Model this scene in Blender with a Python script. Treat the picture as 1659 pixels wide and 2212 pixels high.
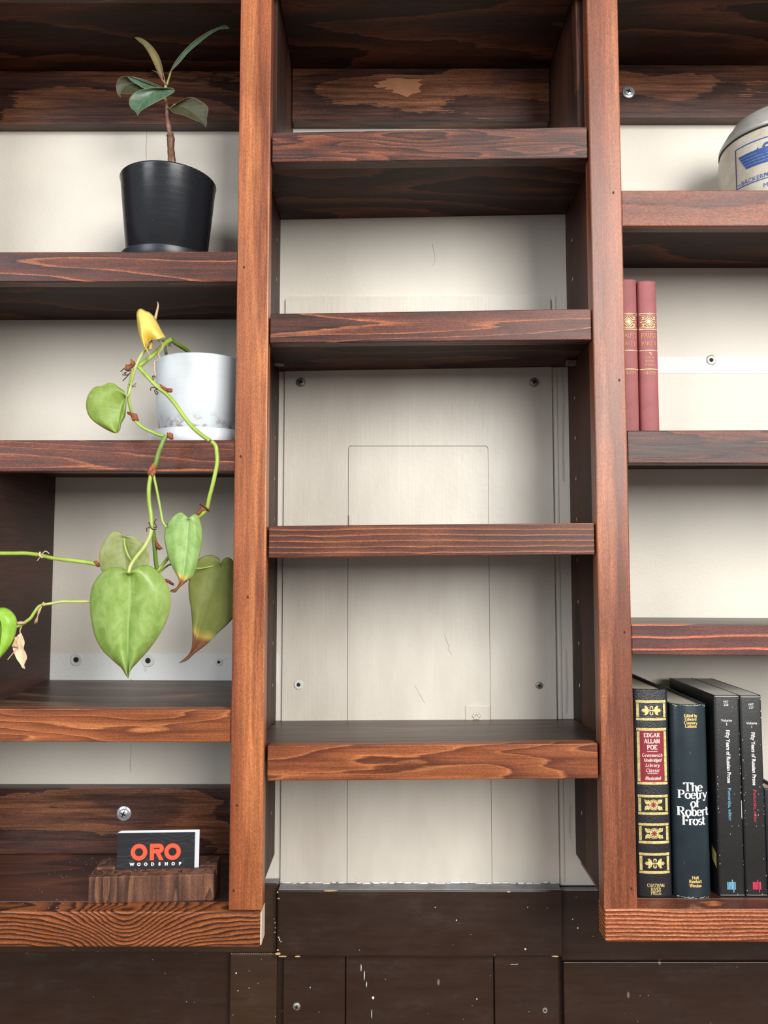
import bpy, bmesh, math, random
from mathutils import Vector, Matrix, noise as mnoise
random.seed(7)
for o in list(bpy.data.objects): bpy.data.objects.remove(o)
S = bpy.context.scene
COL = S.collection

# ------------------------------------------------------------ camera
F = 1660.0; W0, H0 = 1659.0, 2212.0
PITCH = 0.0690
CAM = Vector((0.0, -0.88, 1.42))
cd = bpy.data.cameras.new('camera'); cam = bpy.data.objects.new('camera', cd); COL.objects.link(cam)
cd.sensor_fit = 'HORIZONTAL'; cd.sensor_width = 36.0; cd.lens = F / W0 * 36.0
cd.clip_start = 0.02
cam.location = CAM; cam.rotation_euler = (math.pi / 2 + PITCH, 0, 0)
S.camera = cam
# ------------------------------------------------------------ world, lights, exposure
S.view_settings.view_transform = 'Standard'; S.view_settings.look = 'None'
S.view_settings.gamma = 1.0; S.view_settings.use_curve_mapping = False
S.view_settings.exposure = 0.14
wd = bpy.data.worlds.new('world'); S.world = wd; wd.use_nodes = True
bg = wd.node_tree.nodes['Background']
bg.inputs['Color'].default_value = (0.93, 0.96, 1.0, 1); bg.inputs['Strength'].default_value = 0.36
def area(name, loc, target, sx, sy, power, col):
    ld = bpy.data.lights.new(name, 'AREA'); ld.shape = 'RECTANGLE'; ld.size = sx; ld.size_y = sy
    ld.energy = power; ld.color = col
    o = bpy.data.objects.new(name, ld); COL.objects.link(o); o.location = loc
    o.rotation_euler = (Vector(target) - Vector(loc)).to_track_quat('-Z', 'Y').to_euler()
area('window_light_left', (-1.7, -2.4, 2.4), (0, 0, 1.4), 1.1, 1.7, 40, (0.95, 0.975, 1.0))
area('window_light_right', (1.35, -2.55, 2.45), (0.1, 0, 1.4), 1.5, 1.8, 116, (1.0, 0.985, 0.955))

# ------------------------------------------------------------ helpers
def P(px, py, Y=0.0):
    """world point at depth plane Y seen at pixel (px,py) of the 1659x2212 frame"""
    r = (px - W0 / 2) / F; u = (H0 / 2 - py) / F
    c, s = math.cos(PITCH), math.sin(PITCH)
    d = Vector((r, c - u * s, s + u * c))
    return CAM + d * ((Y - CAM.y) / d.y)
def PX(px, py, Y=0.0): return P(px, py, Y).x
def PZ(py, Y=0.0, px=829.5): return P(px, py, Y).z
def lin(c):
    f = lambda v: v / 12.92 if v <= 0.04045 else ((v + 0.055) / 1.055) ** 2.4
    return tuple(f(v / 255.0) for v in c) + (1.0,)
def link(name, me, mat=None, parent=None, smooth=False, label=None):
    o = bpy.data.objects.new(name, me); COL.objects.link(o)
    if mat is not None:
        for m in (mat if isinstance(mat, (list, tuple)) else [mat]): me.materials.append(m)
    if parent is not None: o.parent = parent
    if smooth:
        for p in me.polygons: p.use_smooth = True
    if label: o['label'] = label
    return o
def mesh(name, verts, faces):
    me = bpy.data.meshes.new(name); me.from_pydata([tuple(v) for v in verts], [], faces); me.update(); return me
def frombm(name, bm, mat=None, parent=None, smooth=False, label=None):
    bmesh.ops.recalc_face_normals(bm, faces=bm.faces)
    me = bpy.data.meshes.new(name); bm.to_mesh(me); bm.free()
    return link(name, me, mat, parent, smooth, label)
def root(name, label, cat, loc=(0, 0, 0), group=None):
    o = bpy.data.objects.new(name, None); COL.objects.link(o); o.location = loc; o.empty_display_size = 0.02
    o['label'] = label; o['category'] = cat
    if group: o['group'] = group
    return o
def bev(o, w=0.0012, seg=2):
    m = o.modifiers.new('bevel', 'BEVEL'); m.width = w; m.segments = seg; m.limit_method = 'ANGLE'; m.angle_limit = math.radians(40)
    return o
HEXF = [(0, 1, 2, 3), (7, 6, 5, 4), (0, 4, 5, 1), (1, 5, 6, 2), (2, 6, 7, 3), (3, 7, 4, 0)]
def hexa(name, v, mat, parent, bevel=0.0012, label=None, origin=None):
    """v = 8 corners: bottom ring 4 then top ring 4; cleaned normals"""
    bm = bmesh.new(); org = Vector(origin) if origin is not None else Vector((0, 0, 0))
    vs = [bm.verts.new(Vector(p) - org) for p in v]
    for f in HEXF: bm.faces.new([vs[i] for i in f])
    o = frombm(name, bm, mat, parent, label=label); o.location = org
    if bevel: bev(o, bevel)
    return o
def box(name, x0, x1, y0, y1, z0, z1, mat, parent=None, bevel=0.0012, label=None):
    v = [(x0, y0, z0), (x1, y0, z0), (x1, y1, z0), (x0, y1, z0), (x0, y0, z1), (x1, y0, z1), (x1, y1, z1), (x0, y1, z1)]
    return hexa(name, v, mat, parent, bevel, label)
def tube_bm(bm, pts, rad, seg=8, cap=True):
    n = len(pts); rings = []
    pts = [Vector(p) for p in pts]
    up = Vector((0.13, -0.9, 0.41)).normalized()
    for i, p in enumerate(pts):
        t = (pts[min(i + 1, n - 1)] - pts[max(i - 1, 0)]).normalized()
        a = t.cross(up)
        if a.length < 1e-4: a = t.cross(Vector((1, 0, 0)))
        a.normalize(); b = t.cross(a).normalized()
        r = rad[i] if isinstance(rad, (list, tuple)) else rad
        rings.append([bm.verts.new(p + (a * math.cos(2 * math.pi * k / seg) + b * math.sin(2 * math.pi * k / seg)) * r) for k in range(seg)])
    for i in range(n - 1):
        for k in range(seg):
            bm.faces.new((rings[i][k], rings[i][(k + 1) % seg], rings[i + 1][(k + 1) % seg], rings[i + 1][k]))
    if cap:
        bm.faces.new(rings[0]); bm.faces.new(list(reversed(rings[-1])))
def catmull(pts, n=8, closed=False):
    pts = [Vector(p) for p in pts]; out = []; m = len(pts)
    rng = range(m) if closed else range(m - 1)
    for i in rng:
        g = (lambda j: pts[j % m]) if closed else (lambda j: pts[max(0, min(m - 1, j))])
        p0, p1, p2, p3 = g(i - 1), g(i), g(i + 1), g(i + 2)
        for k in range(n):
            t = k / n
            out.append(0.5 * ((2 * p1) + (p2 - p0) * t + (2 * p0 - 5 * p1 + 4 * p2 - p3) * t * t + (3 * p1 - p0 - 3 * p2 + p3) * t ** 3))
    if not closed: out.append(pts[-1])
    return out
def lathe_bm(bm, prof, seg=64, c=(0, 0, 0), capb=True, capt=False):
    rings = []
    for r, z in prof:
        rings.append([bm.verts.new((c[0] + r * math.cos(2 * math.pi * k / seg), c[1] + r * math.sin(2 * math.pi * k / seg), c[2] + z)) for k in range(seg)])
    for i in range(len(prof) - 1):
        for k in range(seg):
            bm.faces.new((rings[i][k], rings[i][(k + 1) % seg], rings[i + 1][(k + 1) % seg], rings[i + 1][k]))
    if capb: bm.faces.new(rings[0][::-1])
    if capt: bm.faces.new(rings[-1])

# ------------------------------------------------------------ shader helpers
class NB:
    def __init__(s, name):
        s.m = bpy.data.materials.new(name); s.m.use_nodes = True; s.t = s.m.node_tree; s.t.nodes.clear()
        s.out = s.n('ShaderNodeOutputMaterial'); s.b = s.n('ShaderNodeBsdfPrincipled'); s.l(s.b.outputs[0], s.out.inputs[0])
    def n(s, typ, **k):
        nd = s.t.nodes.new(typ)
        for a, v in k.items(): setattr(nd, a, v)
        return nd
    def l(s, a, b): s.t.links.new(a, b)
    def put(s, sock, v):
        if isinstance(v, bpy.types.NodeSocket): s.l(v, sock)
        elif v is not None: sock.default_value = v
    def math(s, op, a, b=None, c=None, clamp=False):
        nd = s.n('ShaderNodeMath', operation=op, use_clamp=clamp)
        s.put(nd.inputs[0], a)
        if b is not None: s.put(nd.inputs[1], b)
        if c is not None: s.put(nd.inputs[2], c)
        return nd.outputs[0]
    def vmul(s, a, v):
        nd = s.n('ShaderNodeVectorMath', operation='MULTIPLY'); s.l(a, nd.inputs[0]); s.put(nd.inputs[1], v); return nd.outputs[0]
    def vadd(s, a, v):
        nd = s.n('ShaderNodeVectorMath', operation='ADD'); s.l(a, nd.inputs[0]); s.put(nd.inputs[1], v); return nd.outputs[0]
    def noise(s, vec, scale=1.0, detail=2.0, rough=0.5, dist=0.0):
        nd = s.n('ShaderNodeTexNoise'); s.l(vec, nd.inputs['Vector']); nd.inputs['Scale'].default_value = scale
        nd.inputs['Detail'].default_value = detail; nd.inputs['Roughness'].default_value = rough; nd.inputs['Distortion'].default_value = dist
        return nd.outputs['Fac']
    def vor(s, vec, scale=1.0, feat='F1'):
        nd = s.n('ShaderNodeTexVoronoi', feature=feat); s.l(vec, nd.inputs['Vector']); nd.inputs['Scale'].default_value = scale
        return nd.outputs['Distance']
    def ramp(s, fac, stops, interp='LINEAR'):
        nd = s.n('ShaderNodeValToRGB'); cr = nd.color_ramp; cr.interpolation = interp
        while len(cr.elements) > 1: cr.elements.remove(cr.elements[0])
        for i, (p, c) in enumerate(stops):
            e = cr.elements[0] if i == 0 else cr.elements.new(p)
            e.position = p; e.color = c if len(c) == 4 else lin(c)
        s.l(fac, nd.inputs[0]); return nd.outputs[0]
    def fr(s, fac, a, b, c=0.0, d=1.0):
        nd = s.n('ShaderNodeMapRange'); s.put(nd.inputs[0], fac)
        for i, v in enumerate((a, b, c, d)): nd.inputs[i + 1].default_value = v
        return nd.outputs[0]
    def mix(s, fac, a, b, mode='MIX'):
        nd = s.n('ShaderNodeMix', data_type='RGBA', blend_type=mode, clamp_factor=True)
        s.put(nd.inputs[0], fac); s.put(nd.inputs[6], a); s.put(nd.inputs[7], b); return nd.outputs[2]
    def obj(s): return s.n('ShaderNodeTexCoord').outputs['Object']
    def rnd(s): return s.n('ShaderNodeObjectInfo').outputs['Random']
    def bump(s, h, strength=0.3, dist=0.001, nrm=None):
        nd = s.n('ShaderNodeBump'); nd.inputs['Strength'].default_value = strength; nd.inputs['Distance'].default_value = dist
        s.l(h, nd.inputs['Height'])
        if nrm is not None: s.l(nrm, nd.inputs['Normal'])
        s.l(nd.outputs[0], s.b.inputs['Normal']); return nd.outputs[0]
    def set(s, **k):
        for a, v in k.items(): s.put(s.b.inputs[a.replace('_', ' ')], v)
def simple(name, rgb, rough=0.5, metal=0.0, var=0.12, vs=60.0, spec=0.5, bump=0.0):
    b = NB(name); c = b.obj(); n = b.noise(c, vs, 3, 0.6)
    a = lin(rgb); lo = tuple(v * (1 - var) for v in a[:3]) + (1,); hi = tuple(min(1, v * (1 + var)) for v in a[:3]) + (1,)
    b.set(Base_Color=b.ramp(n, [(0.3, lo), (0.7, hi)]), Roughness=rough, Metallic=metal)
    b.b.inputs['Specular IOR Level'].default_value = spec
    if bump: b.bump(n, bump, 0.0006)
    return b.m
def wood(name, axis, dark, mid, light, ringk=9.0, ringw=0.16, across=11.0, along=1.1, fine=0.5, speck=0.35,
         blotch=0.5, rough=0.42, stops=None, randomize=True, offset=(0, 0, 0), spec=0.35, bumpk=0.25, field=None, coat=0.0, feather=0.16):
    """stained softwood: growth-ring contour lines from a stretched noise, fibres, pores, blotchy stain"""
    b = NB(name); c = b.vadd(b.obj(), offset)
    if randomize:
        cv = b.n('ShaderNodeCombineXYZ'); r = b.rnd()
        b.l(b.math('MULTIPLY', r, 7.3), cv.inputs[0]); b.l(b.math('MULTIPLY', r, 3.7), cv.inputs[1]); b.l(b.math('MULTIPLY', r, 11.9), cv.inputs[2])
        c = b.vadd(c, cv.outputs[0])
    def st(al, ac): return {'x': (al, ac, ac), 'z': (ac, ac, al), 'y': (ac, al, ac)}[axis]
    if field == 'cathedral':
        sp = b.n('ShaderNodeSeparateXYZ'); b.l(b.obj(), sp.inputs[0])
        x0, z0 = offset[0], offset[2]
        wv = b.noise(b.vmul(b.obj(), st(9, 26)), 1, 3, 0.5)
        u = b.math('DIVIDE', b.math('ADD', sp.outputs[0], x0), 0.052)
        u2 = b.math('MULTIPLY', u, u)
        hump = b.math('MULTIPLY', b.math('DIVIDE', u2, b.math('ADD', u2, 0.85)), 0.046)
        tail = b.math('MULTIPLY', b.math('ABSOLUTE', u), -0.0016)
        s_ = b.math('ADD', b.math('ADD', sp.outputs[2], z0), b.math('MULTIPLY', hump, -1.0))
        s_ = b.math('ADD', b.math('SUBTRACT', s_, tail), b.math('MULTIPLY', b.math('SUBTRACT', wv, 0.5), 0.020))
        rings = b.math('MULTIPLY', s_, ringk)
    elif field == 'straight':
        sp = b.n('ShaderNodeSeparateXYZ'); b.l(b.obj(), sp.inputs[0])
        wv = b.noise(b.vmul(b.obj(), st(5, 14)), 1, 3, 0.5)
        kn = b.noise(b.vmul(b.obj(), st(22, 30)), 1, 2, 0.5)
        s_ = b.math('ADD', sp.outputs[2], b.math('MULTIPLY', b.math('SUBTRACT', wv, 0.5), 0.010))
        s_ = b.math('ADD', s_, b.math('MULTIPLY', b.math('SUBTRACT', kn, 0.5), 0.002))
        rings = b.math('MULTIPLY', s_, ringk)
    else:
        f0 = b.noise(b.vmul(c, st(along, across)), 1, 2.2, 0.42, 0.15)
        jit = b.noise(b.vmul(c, st(along * 14, across * 10)), 1, 2, 0.6)
        jf = b.noise(b.vmul(c, st(30, 420)), 1, 3, 0.6)
        rings = b.math('ADD', b.math('ADD', b.math('MULTIPLY', f0, ringk), b.math('MULTIPLY', jit, 0.22)), b.math('MULTIPLY', jf, feather))
    fr = b.math('FRACT', rings)
    if stops is None:
        stops = [(0.0, light), (ringw * 0.6, light), (ringw, mid), (0.62, mid), (0.9, dark), (0.985, dark), (1.0, light)]
    colr = b.ramp(fr, stops)
    fib = b.noise(b.vmul(c, st(26, 900)), 1, 2, 0.6)
    fibm = b.noise(b.vmul(c, st(9, 210)), 1, 3, 0.6)
    pore = b.noise(b.vmul(c, st(420, 1500)), 1, 1, 0.5)
    bl = b.noise(b.vmul(c, st(3.5, 16)), 1, 3, 0.55, 0.4)
    col = b.mix(b.fr(bl, 0.46, 0.72, 0, blotch), colr, dark if len(dark) == 4 else lin(dark))
    col = b.mix(b.fr(bl, 0.46, 0.25, 0, blotch * 0.6), col, light if len(light) == 4 else lin(light))
    g1 = b.fr(fibm, 0.3, 0.7, 1 - fine * 0.55, 1 + fine * 0.55)
    g2 = b.fr(fib, 0.3, 0.7, 1 - fine * 0.4, 1 + fine * 0.4)
    g3 = b.fr(pore, 0.35, 0.65, 1 - speck, 1 + speck)
    g = b.math('MULTIPLY', b.math('MULTIPLY', g1, g2), g3)
    cc = b.n('ShaderNodeCombineXYZ')
    for i in range(3): b.l(g, cc.inputs[i])
    col = b.mix(1.0, col, cc.outputs[0], 'MULTIPLY')
    b.set(Base_Color=col, Roughness=b.fr(fibm, 0.2, 0.8, rough - 0.07, rough + 0.1))
    b.b.inputs['Specular IOR Level'].default_value = spec
    if coat: b.b.inputs['Coat Weight'].default_value = coat; b.b.inputs['Coat Roughness'].default_value = 0.25
    b.bump(b.math('ADD', b.math('MULTIPLY', fib, 0.5), b.math('ADD', b.math('MULTIPLY', fr, 0.3), b.math('MULTIPLY', fibm, 0.6))), bumpk, 0.0005)
    return b.m

def rgbf(c, k): return tuple(min(255, v * k) for v in c)
M_STILE = wood('stained_wood_upright_warm', 'z', (104, 48, 28), (148, 76, 42), (186, 108, 62), ringk=4.0, across=16, along=0.9, fine=0.42, speck=0.24, blotch=0.55,
               stops=[(0, (174, 106, 62)), (.25, (158, 92, 53)), (.55, (142, 78, 45)), (.85, (122, 64, 37)), (1, (174, 106, 62))], coat=0.25)
M_STILE2 = wood('stained_wood_upright_red', 'z', (96, 46, 34), (138, 72, 52), (176, 104, 76), ringk=4.0, across=16, along=0.9, fine=0.40, speck=0.24, blotch=0.55,
                stops=[(0, (160, 98, 64)), (.25, (146, 84, 54)), (.55, (130, 72, 46)), (.85, (110, 60, 39)), (1, (160, 98, 64))], coat=0.25)
NOSE_ST = [(0.0, (160, 94, 58)), (.05, (140, 78, 47)), (.12, (88, 46, 33)), (.5, (76, 39, 29)), (.85, (62, 33, 26)), (.96, (44, 26, 22)), (1.0, (160, 94, 58))]
M_NOSE = wood('stained_wood_shelf_dark', 'x', (52, 29, 26), (86, 44, 34), (134, 72, 48), ringk=15, across=15, along=1.0, fine=0.6, speck=0.3, blotch=0.65, stops=NOSE_ST)
M_NOSE_B = wood('stained_wood_shelf_streaked', 'x', (50, 32, 30), (104, 54, 42), (150, 82, 58), ringk=8, across=60, along=5.0, fine=0.8, feather=.3, speck=0.3, blotch=0.9,
                stops=[(0, (116, 66, 44)), (.3, (96, 52, 37)), (.6, (74, 42, 33)), (.9, (45, 29, 26)), (1, (116, 66, 44))])
M_NOSE_LINES = wood('stained_wood_shelf_striped', 'x', (56, 32, 26), (98, 54, 38), (160, 94, 58), ringk=150, field='straight', randomize=False, fine=0.45, speck=0.25, blotch=0.5,
                    stops=[(0, (150, 90, 56)), (.16, (138, 78, 48)), (.24, (92, 50, 36)), (.8, (76, 41, 31)), (.95, (58, 32, 27)), (1, (150, 90, 56))])
M_NOSE_THIN = wood('stained_wood_shelf_thin_lines', 'x', (66, 40, 38), (84, 50, 45), (196, 110, 80), ringk=72, field='straight', randomize=False, fine=0.35, speck=0.25, blotch=0.25,
                   stops=[(0, (196, 110, 80)), (.10, (180, 98, 70)), (.16, (92, 54, 48)), (.7, (82, 48, 44)), (.95, (70, 42, 40)), (1, (196, 110, 80))])
M_NOSE_ORANGE = wood('stained_wood_shelf_orange', 'x', (96, 46, 28), (152, 78, 42), (186, 108, 62), ringk=16, across=20, along=2.2, fine=0.45, speck=0.2, blotch=0.4,
                     stops=[(0, (170, 104, 60)), (.1, (142, 80, 44)), (.6, (126, 68, 38)), (.92, (92, 46, 28)), (1, (170, 104, 60))])
M_NOSE_RED = wood('stained_wood_shelf_red', 'x', (84, 42, 34), (132, 68, 52), (172, 98, 74), ringk=5, across=16, along=1.6, fine=0.4, speck=0.36, blotch=0.6,
                  stops=[(0, (148, 88, 60)), (.3, (132, 76, 52)), (.7, (112, 62, 44)), (.95, (88, 48, 36)), (1, (148, 88, 60))])
PLY = [(0, (108, 66, 44)), (.12, (92, 54, 37)), (.34, (74, 43, 31)), (.44, (60, 35, 27)), (.8, (51, 30, 24)), (.97, (42, 25, 21)), (1, (108, 66, 44))]
M_PLY = wood('dark_stained_plywood', 'x', (40, 24, 20), (64, 37, 28), (104, 62, 42), ringk=7, across=9, along=2.2, fine=0.75, speck=0.25, blotch=0.6, feather=.3, stops=PLY, rough=0.5, spec=.22)
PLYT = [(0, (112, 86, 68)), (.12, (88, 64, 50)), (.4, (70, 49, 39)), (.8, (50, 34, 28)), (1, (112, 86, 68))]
M_DIV = wood('dark_stained_divider', 'y', (44, 27, 23), (66, 41, 33), (88, 56, 44), ringk=2.5, across=7, along=2.5, fine=0.7, speck=0.2, blotch=0.5, feather=.3,
             stops=[(0, (80, 50, 40)), (.4, (66, 41, 33)), (.8, (52, 33, 28)), (1, (80, 50, 40))], rough=.45, spec=.3)
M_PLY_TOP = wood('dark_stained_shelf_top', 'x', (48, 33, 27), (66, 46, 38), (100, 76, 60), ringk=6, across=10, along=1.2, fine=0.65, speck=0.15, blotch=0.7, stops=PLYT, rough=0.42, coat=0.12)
M_PLYZ = wood('dark_stained_plywood_upright', 'z', (42, 25, 20), (64, 38, 29), (92, 56, 40), ringk=3.5, across=9, along=1.0, fine=0.45, speck=0.2, blotch=0.6,
              stops=[(0, (84, 50, 36)), (.3, (70, 42, 31)), (.7, (54, 32, 25)), (.97, (42, 26, 21)), (1, (84, 50, 36))], rough=0.5, spec=.22)
M_CLEAT = wood('dark_stained_cleat', 'x', (44, 26, 22), (78, 45, 32), (126, 78, 50), ringk=4.6, across=12, along=2.6, fine=0.95, speck=0.25, blotch=0.5, feather=.3,
               stops=[(0, (106, 66, 43)), (.3, (92, 56, 38)), (.38, (72, 43, 32)), (.8, (60, 36, 29)), (.98, (46, 28, 23)), (1, (106, 66, 43))], rough=0.38, coat=0.1)
ledge_z = PZ(1968)
M_LEDGE_L = wood('ledge_wood_cathedral', 'x', (52, 26, 18), (134, 68, 36), (186, 108, 58), ringk=215, field='cathedral', randomize=False, offset=(-PX(272, 1990), 0, -ledge_z),
                 fine=0.35, speck=0.25, blotch=0.35, stops=[(0, (162, 96, 52)), (.3, (146, 82, 44)), (.55, (112, 60, 33)), (.66, (66, 35, 24)), (.82, (50, 28, 20)), (.93, (104, 56, 32)), (1, (162, 96, 52))])
M_LEDGE_R = wood('ledge_wood_straight', 'x', (74, 38, 28), (148, 82, 50), (214, 138, 92), ringk=235, field='straight', randomize=False,
                 fine=0.4, speck=0.35, blotch=0.25, stops=[(0, (212, 134, 88)), (.2, (184, 110, 68)), (.45, (142, 78, 50)), (.7, (104, 56, 40)), (.88, (92, 48, 36)), (1, (212, 134, 88))])
M_WALNUT = wood('walnut_block', 'z', (58, 38, 32), (98, 66, 50), (140, 98, 72), ringk=6, across=45, along=7, fine=0.5, speck=0.2, blotch=0.5,
                stops=[(0, (128, 88, 64)), (.3, (104, 70, 54)), (.6, (84, 56, 44)), (.9, (62, 42, 36)), (1, (128, 88, 64))], rough=0.5)

def plaster(name, rgb, peel, scale):
    b = NB(name); c = b.obj(); n = b.noise(c, scale, 3, 0.55); n2 = b.noise(c, 7, 3, 0.6); n3 = b.noise(c, scale * 0.35, 2, 0.5)
    a = lin(rgb); lo = tuple(v * 0.93 for v in a[:3]) + (1,)
    b.set(Base_Color=b.mix(b.fr(n2, 0.35, 0.65), lo, a), Roughness=0.5)
    b.b.inputs['Specular IOR Level'].default_value = 0.35
    b.bump(b.math('ADD', n, b.math('MULTIPLY', n3, 0.8)), peel, 0.0016); return b.m
M_WALL = plaster('cream_painted_plaster', (218, 211, 198), 0.22, 330)
M_STRIP = plaster('white_paint_strip', (222, 223, 220), 0.3, 330)
b = NB('cream_painted_wood'); c = b.obj()
n = b.noise(b.vmul(c, (240, 240, 9)), 1, 3, 0.6); n2 = b.noise(b.vmul(c, (14, 14, 5)), 1, 3, 0.6)
b.set(Base_Color=b.mix(b.fr(n2, 0.35, 0.65), lin((199, 191, 178)), lin((211, 204, 191))), Roughness=0.42)
b.bump(b.math('ADD', n, b.noise(c, 160, 2, 0.5)), 0.22, 0.0011); M_CREAMW = b.m
def brownpaint(name, rgb, kk=1.0):
    b = NB(name); c = b.obj()
    n = b.noise(b.vmul(c, (9, 6, 130)), 1, 4, 0.6); v = b.vor(c, 62); sc = b.noise(b.vmul(c, (18, 10, 40)), 1, 5, 0.7)
    v2 = b.vor(b.vmul(c, (1, 1, 0.45)), 23)
    a = lin(rgb)
    col = b.mix(b.fr(n, 0.35, 0.7), tuple(x * 0.85 for x in a[:3]) + (1,), tuple(x * 1.15 for x in a[:3]) + (1,))
    col = b.mix(b.fr(sc, 0.58, 0.75, 0, 0.35 * kk), col, lin((96, 80, 68)))
    col = b.mix(b.math('MULTIPLY', b.fr(v, 0.05, 0.03), 0.7), col, lin((176, 160, 136)))
    col = b.mix(b.math('MULTIPLY', b.fr(v2, 0.05, 0.035), 0.55), col, lin((150, 132, 110)))
    b.set(Base_Color=col, Roughness=b.fr(sc, 0.3, 0.7, 0.3, 0.5)); b.bump(n, 0.12, 0.0008); return b.m
M_BROWN = brownpaint('brown_gloss_paint', (47, 31, 22), .35); M_BROWN2 = brownpaint('brown_gloss_paint_olive', (58, 41, 28), 0.3)
M_GREY = simple('grey_primer_paint', (128, 128, 130), 0.55, var=0.3, vs=40, bump=0.4)
M_CHIP = simple('bare_wood_chip', (205, 172, 128), 0.7, var=0.2)
M_WHITEP = simple('white_paint_fleck', (225, 225, 222), 0.6, var=0.08)
M_BAREEND = simple('unstained_cream_end', (226, 206, 184), 0.6, var=0.08)
M_HOLE = simple('dark_cavity', (26, 24, 22), 0.8, var=0.3)
M_ANCH = simple('grey_plastic_anchor', (206, 206, 202), 0.5, var=0.1)
M_ZINC = simple('bright_zinc_screw', (215, 220, 222), 0.25, 0.7, var=0.12, vs=200)
M_ZINCD = simple('dull_painted_screw', (150, 146, 136), 0.4, 0.35, var=0.25, vs=200)
M_PINHOLE = simple('pale_pin_hole_rim', (190, 168, 140), 0.7)

# ------------------------------------------------------------ setting
WD = 0.187                      # wall depth behind the front plane
def wall_mesh(name, x0, x1, z0, z1, mat):
    bm = bmesh.new(); t = 0.1
    vs = [bm.verts.new(p) for p in [(x0, WD, z0), (x1, WD, z0), (x1, WD + t, z0), (x0, WD + t, z0), (x0, WD, z1), (x1, WD, z1), (x1, WD + t, z1), (x0, WD + t, z1)]]
    for f in HEXF: bm.faces.new([vs[i] for i in f])
    o = frombm(name, bm, mat); o['kind'] = 'structure'; return o
wall = wall_mesh('wall_back', -2.4, 2.4, 0.0, 2.9, M_WALL)
fl = box('floor', -2.4, 2.4, -3.2, WD + 0.1, -0.05, 0.0, wood('floor_boards', 'x', (70, 46, 32), (110, 76, 54), (140, 100, 70), randomize=False), None, 0)
fl['kind'] = 'structure'
def wbox(name, px0, px1, py0, py1, front, mat, parent, bevel=0.001, back=WD, py_ref=None, label=None):
    """board against the wall: pixel rectangle at its front face depth"""
    pm = py_ref or (py0 + py1) / 2
    return box(name, PX(px0, pm, front), PX(px1, pm, front), front, back + 0.002, PZ(py1, front), PZ(py0, front), mat, parent, bevel, label)
# cracks in plaster
def crack(pts, Y, w, mat, parent, name='crack'):
    bm = bmesh.new(); prev = None
    q = [P(x, y, Y) for x, y in pts]
    for i, p in enumerate(q):
        ww = w * random.uniform(0.5, 1.2)
        a = bm.verts.new((p.x - ww, Y, p.z)); c_ = bm.verts.new((p.x + ww, Y, p.z))
        if prev: bm.faces.new((prev[0], prev[1], c_, a))
        prev = (a, c_)
    return frombm(name, bm, mat, parent)
M_CRACK = simple('crack_dark', (184, 176, 162), 0.8)
crack([(316, 282), (317, 300), (315, 322), (316, 345), (315, 362)], WD - 0.0004, 0.0005, M_CRACK, wall)
crack([(282, 1606), (283, 1625), (281, 1645), (282, 1668)], WD - 0.0004, 0.0005, M_CRACK, wall)
crack([(934, 527), (938, 545), (940, 560), (936, 573)], WD - 0.0004, 0.0004, M_CRACK, wall)
# paint strips of a lighter white
wbox('paint_strip', 1342, 1900, 771, 806, WD - 0.0005, M_STRIP, wall, 0)
wbox('paint_strip', 60, 600, 1412, 1475, WD - 0.0005, M_STRIP, wall, 0)
def anchor(px, py, r, Y, parent, rim=True, tail=None):
    k = Y - CAM.y; p = P(px, py, Y)
    if parent.parent is not None: p = p - Vector(parent.parent.location)
    r = r * k / F; Y = p.y
    bm = bmesh.new(); seg = 20
    ring = lambda rr, yy, j=0.0: [bm.verts.new((p.x + rr * (1 + j * random.uniform(-1, 1)) * math.cos(2 * math.pi * i / seg), yy, p.z + rr * (1 + j * random.uniform(-1, 1)) * math.sin(2 * math.pi * i / seg))) for i in range(seg)]
    a = ring(r, Y - 0.0006, 0.06); b_ = ring(r * 0.85, Y - 0.0014, 0.04); c_ = ring(r * 0.42, Y - 0.0012)
    for A, B in ((a, b_), (b_, c_)):
        for i in range(seg): bm.faces.new((A[i], A[(i + 1) % seg], B[(i + 1) % seg], B[i]))
    if tail:
        q = [bm.verts.new((p.x + dx * k / F, Y - 0.0006, p.z + dz * k / F)) for dx, dz in tail]; bm.faces.new(q)
    o = frombm('wall_anchor', bm, M_ANCH if rim else M_ZINCD, parent)
    bm = bmesh.new(); c2 = [bm.verts.new((p.x + r * 0.46 * math.cos(2 * math.pi * i / seg), Y - 0.0010, p.z + r * 0.46 * math.sin(2 * math.pi * i / seg))) for i in range(seg)]
    bm.faces.new(c2); frombm('anchor_hole', bm, M_HOLE, o)
anchor(165, 1425, 14, WD, wall); anchor(320, 1427, 14, WD, wall, tail=[(-12, -8), (-3, -10), (-1, -22), (-7, -24)])
anchor(473, 1430, 8, WD, wall, tail=[(3, 3), (6, -1), (17, 7), (15, 10)])
anchor(1536, 778, 11, WD, wall, rim=False, tail=[(6, 2), (16, 5), (16, 3), (6, -4)])
anchor(284, 1470, 4, WD, wall)

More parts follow.
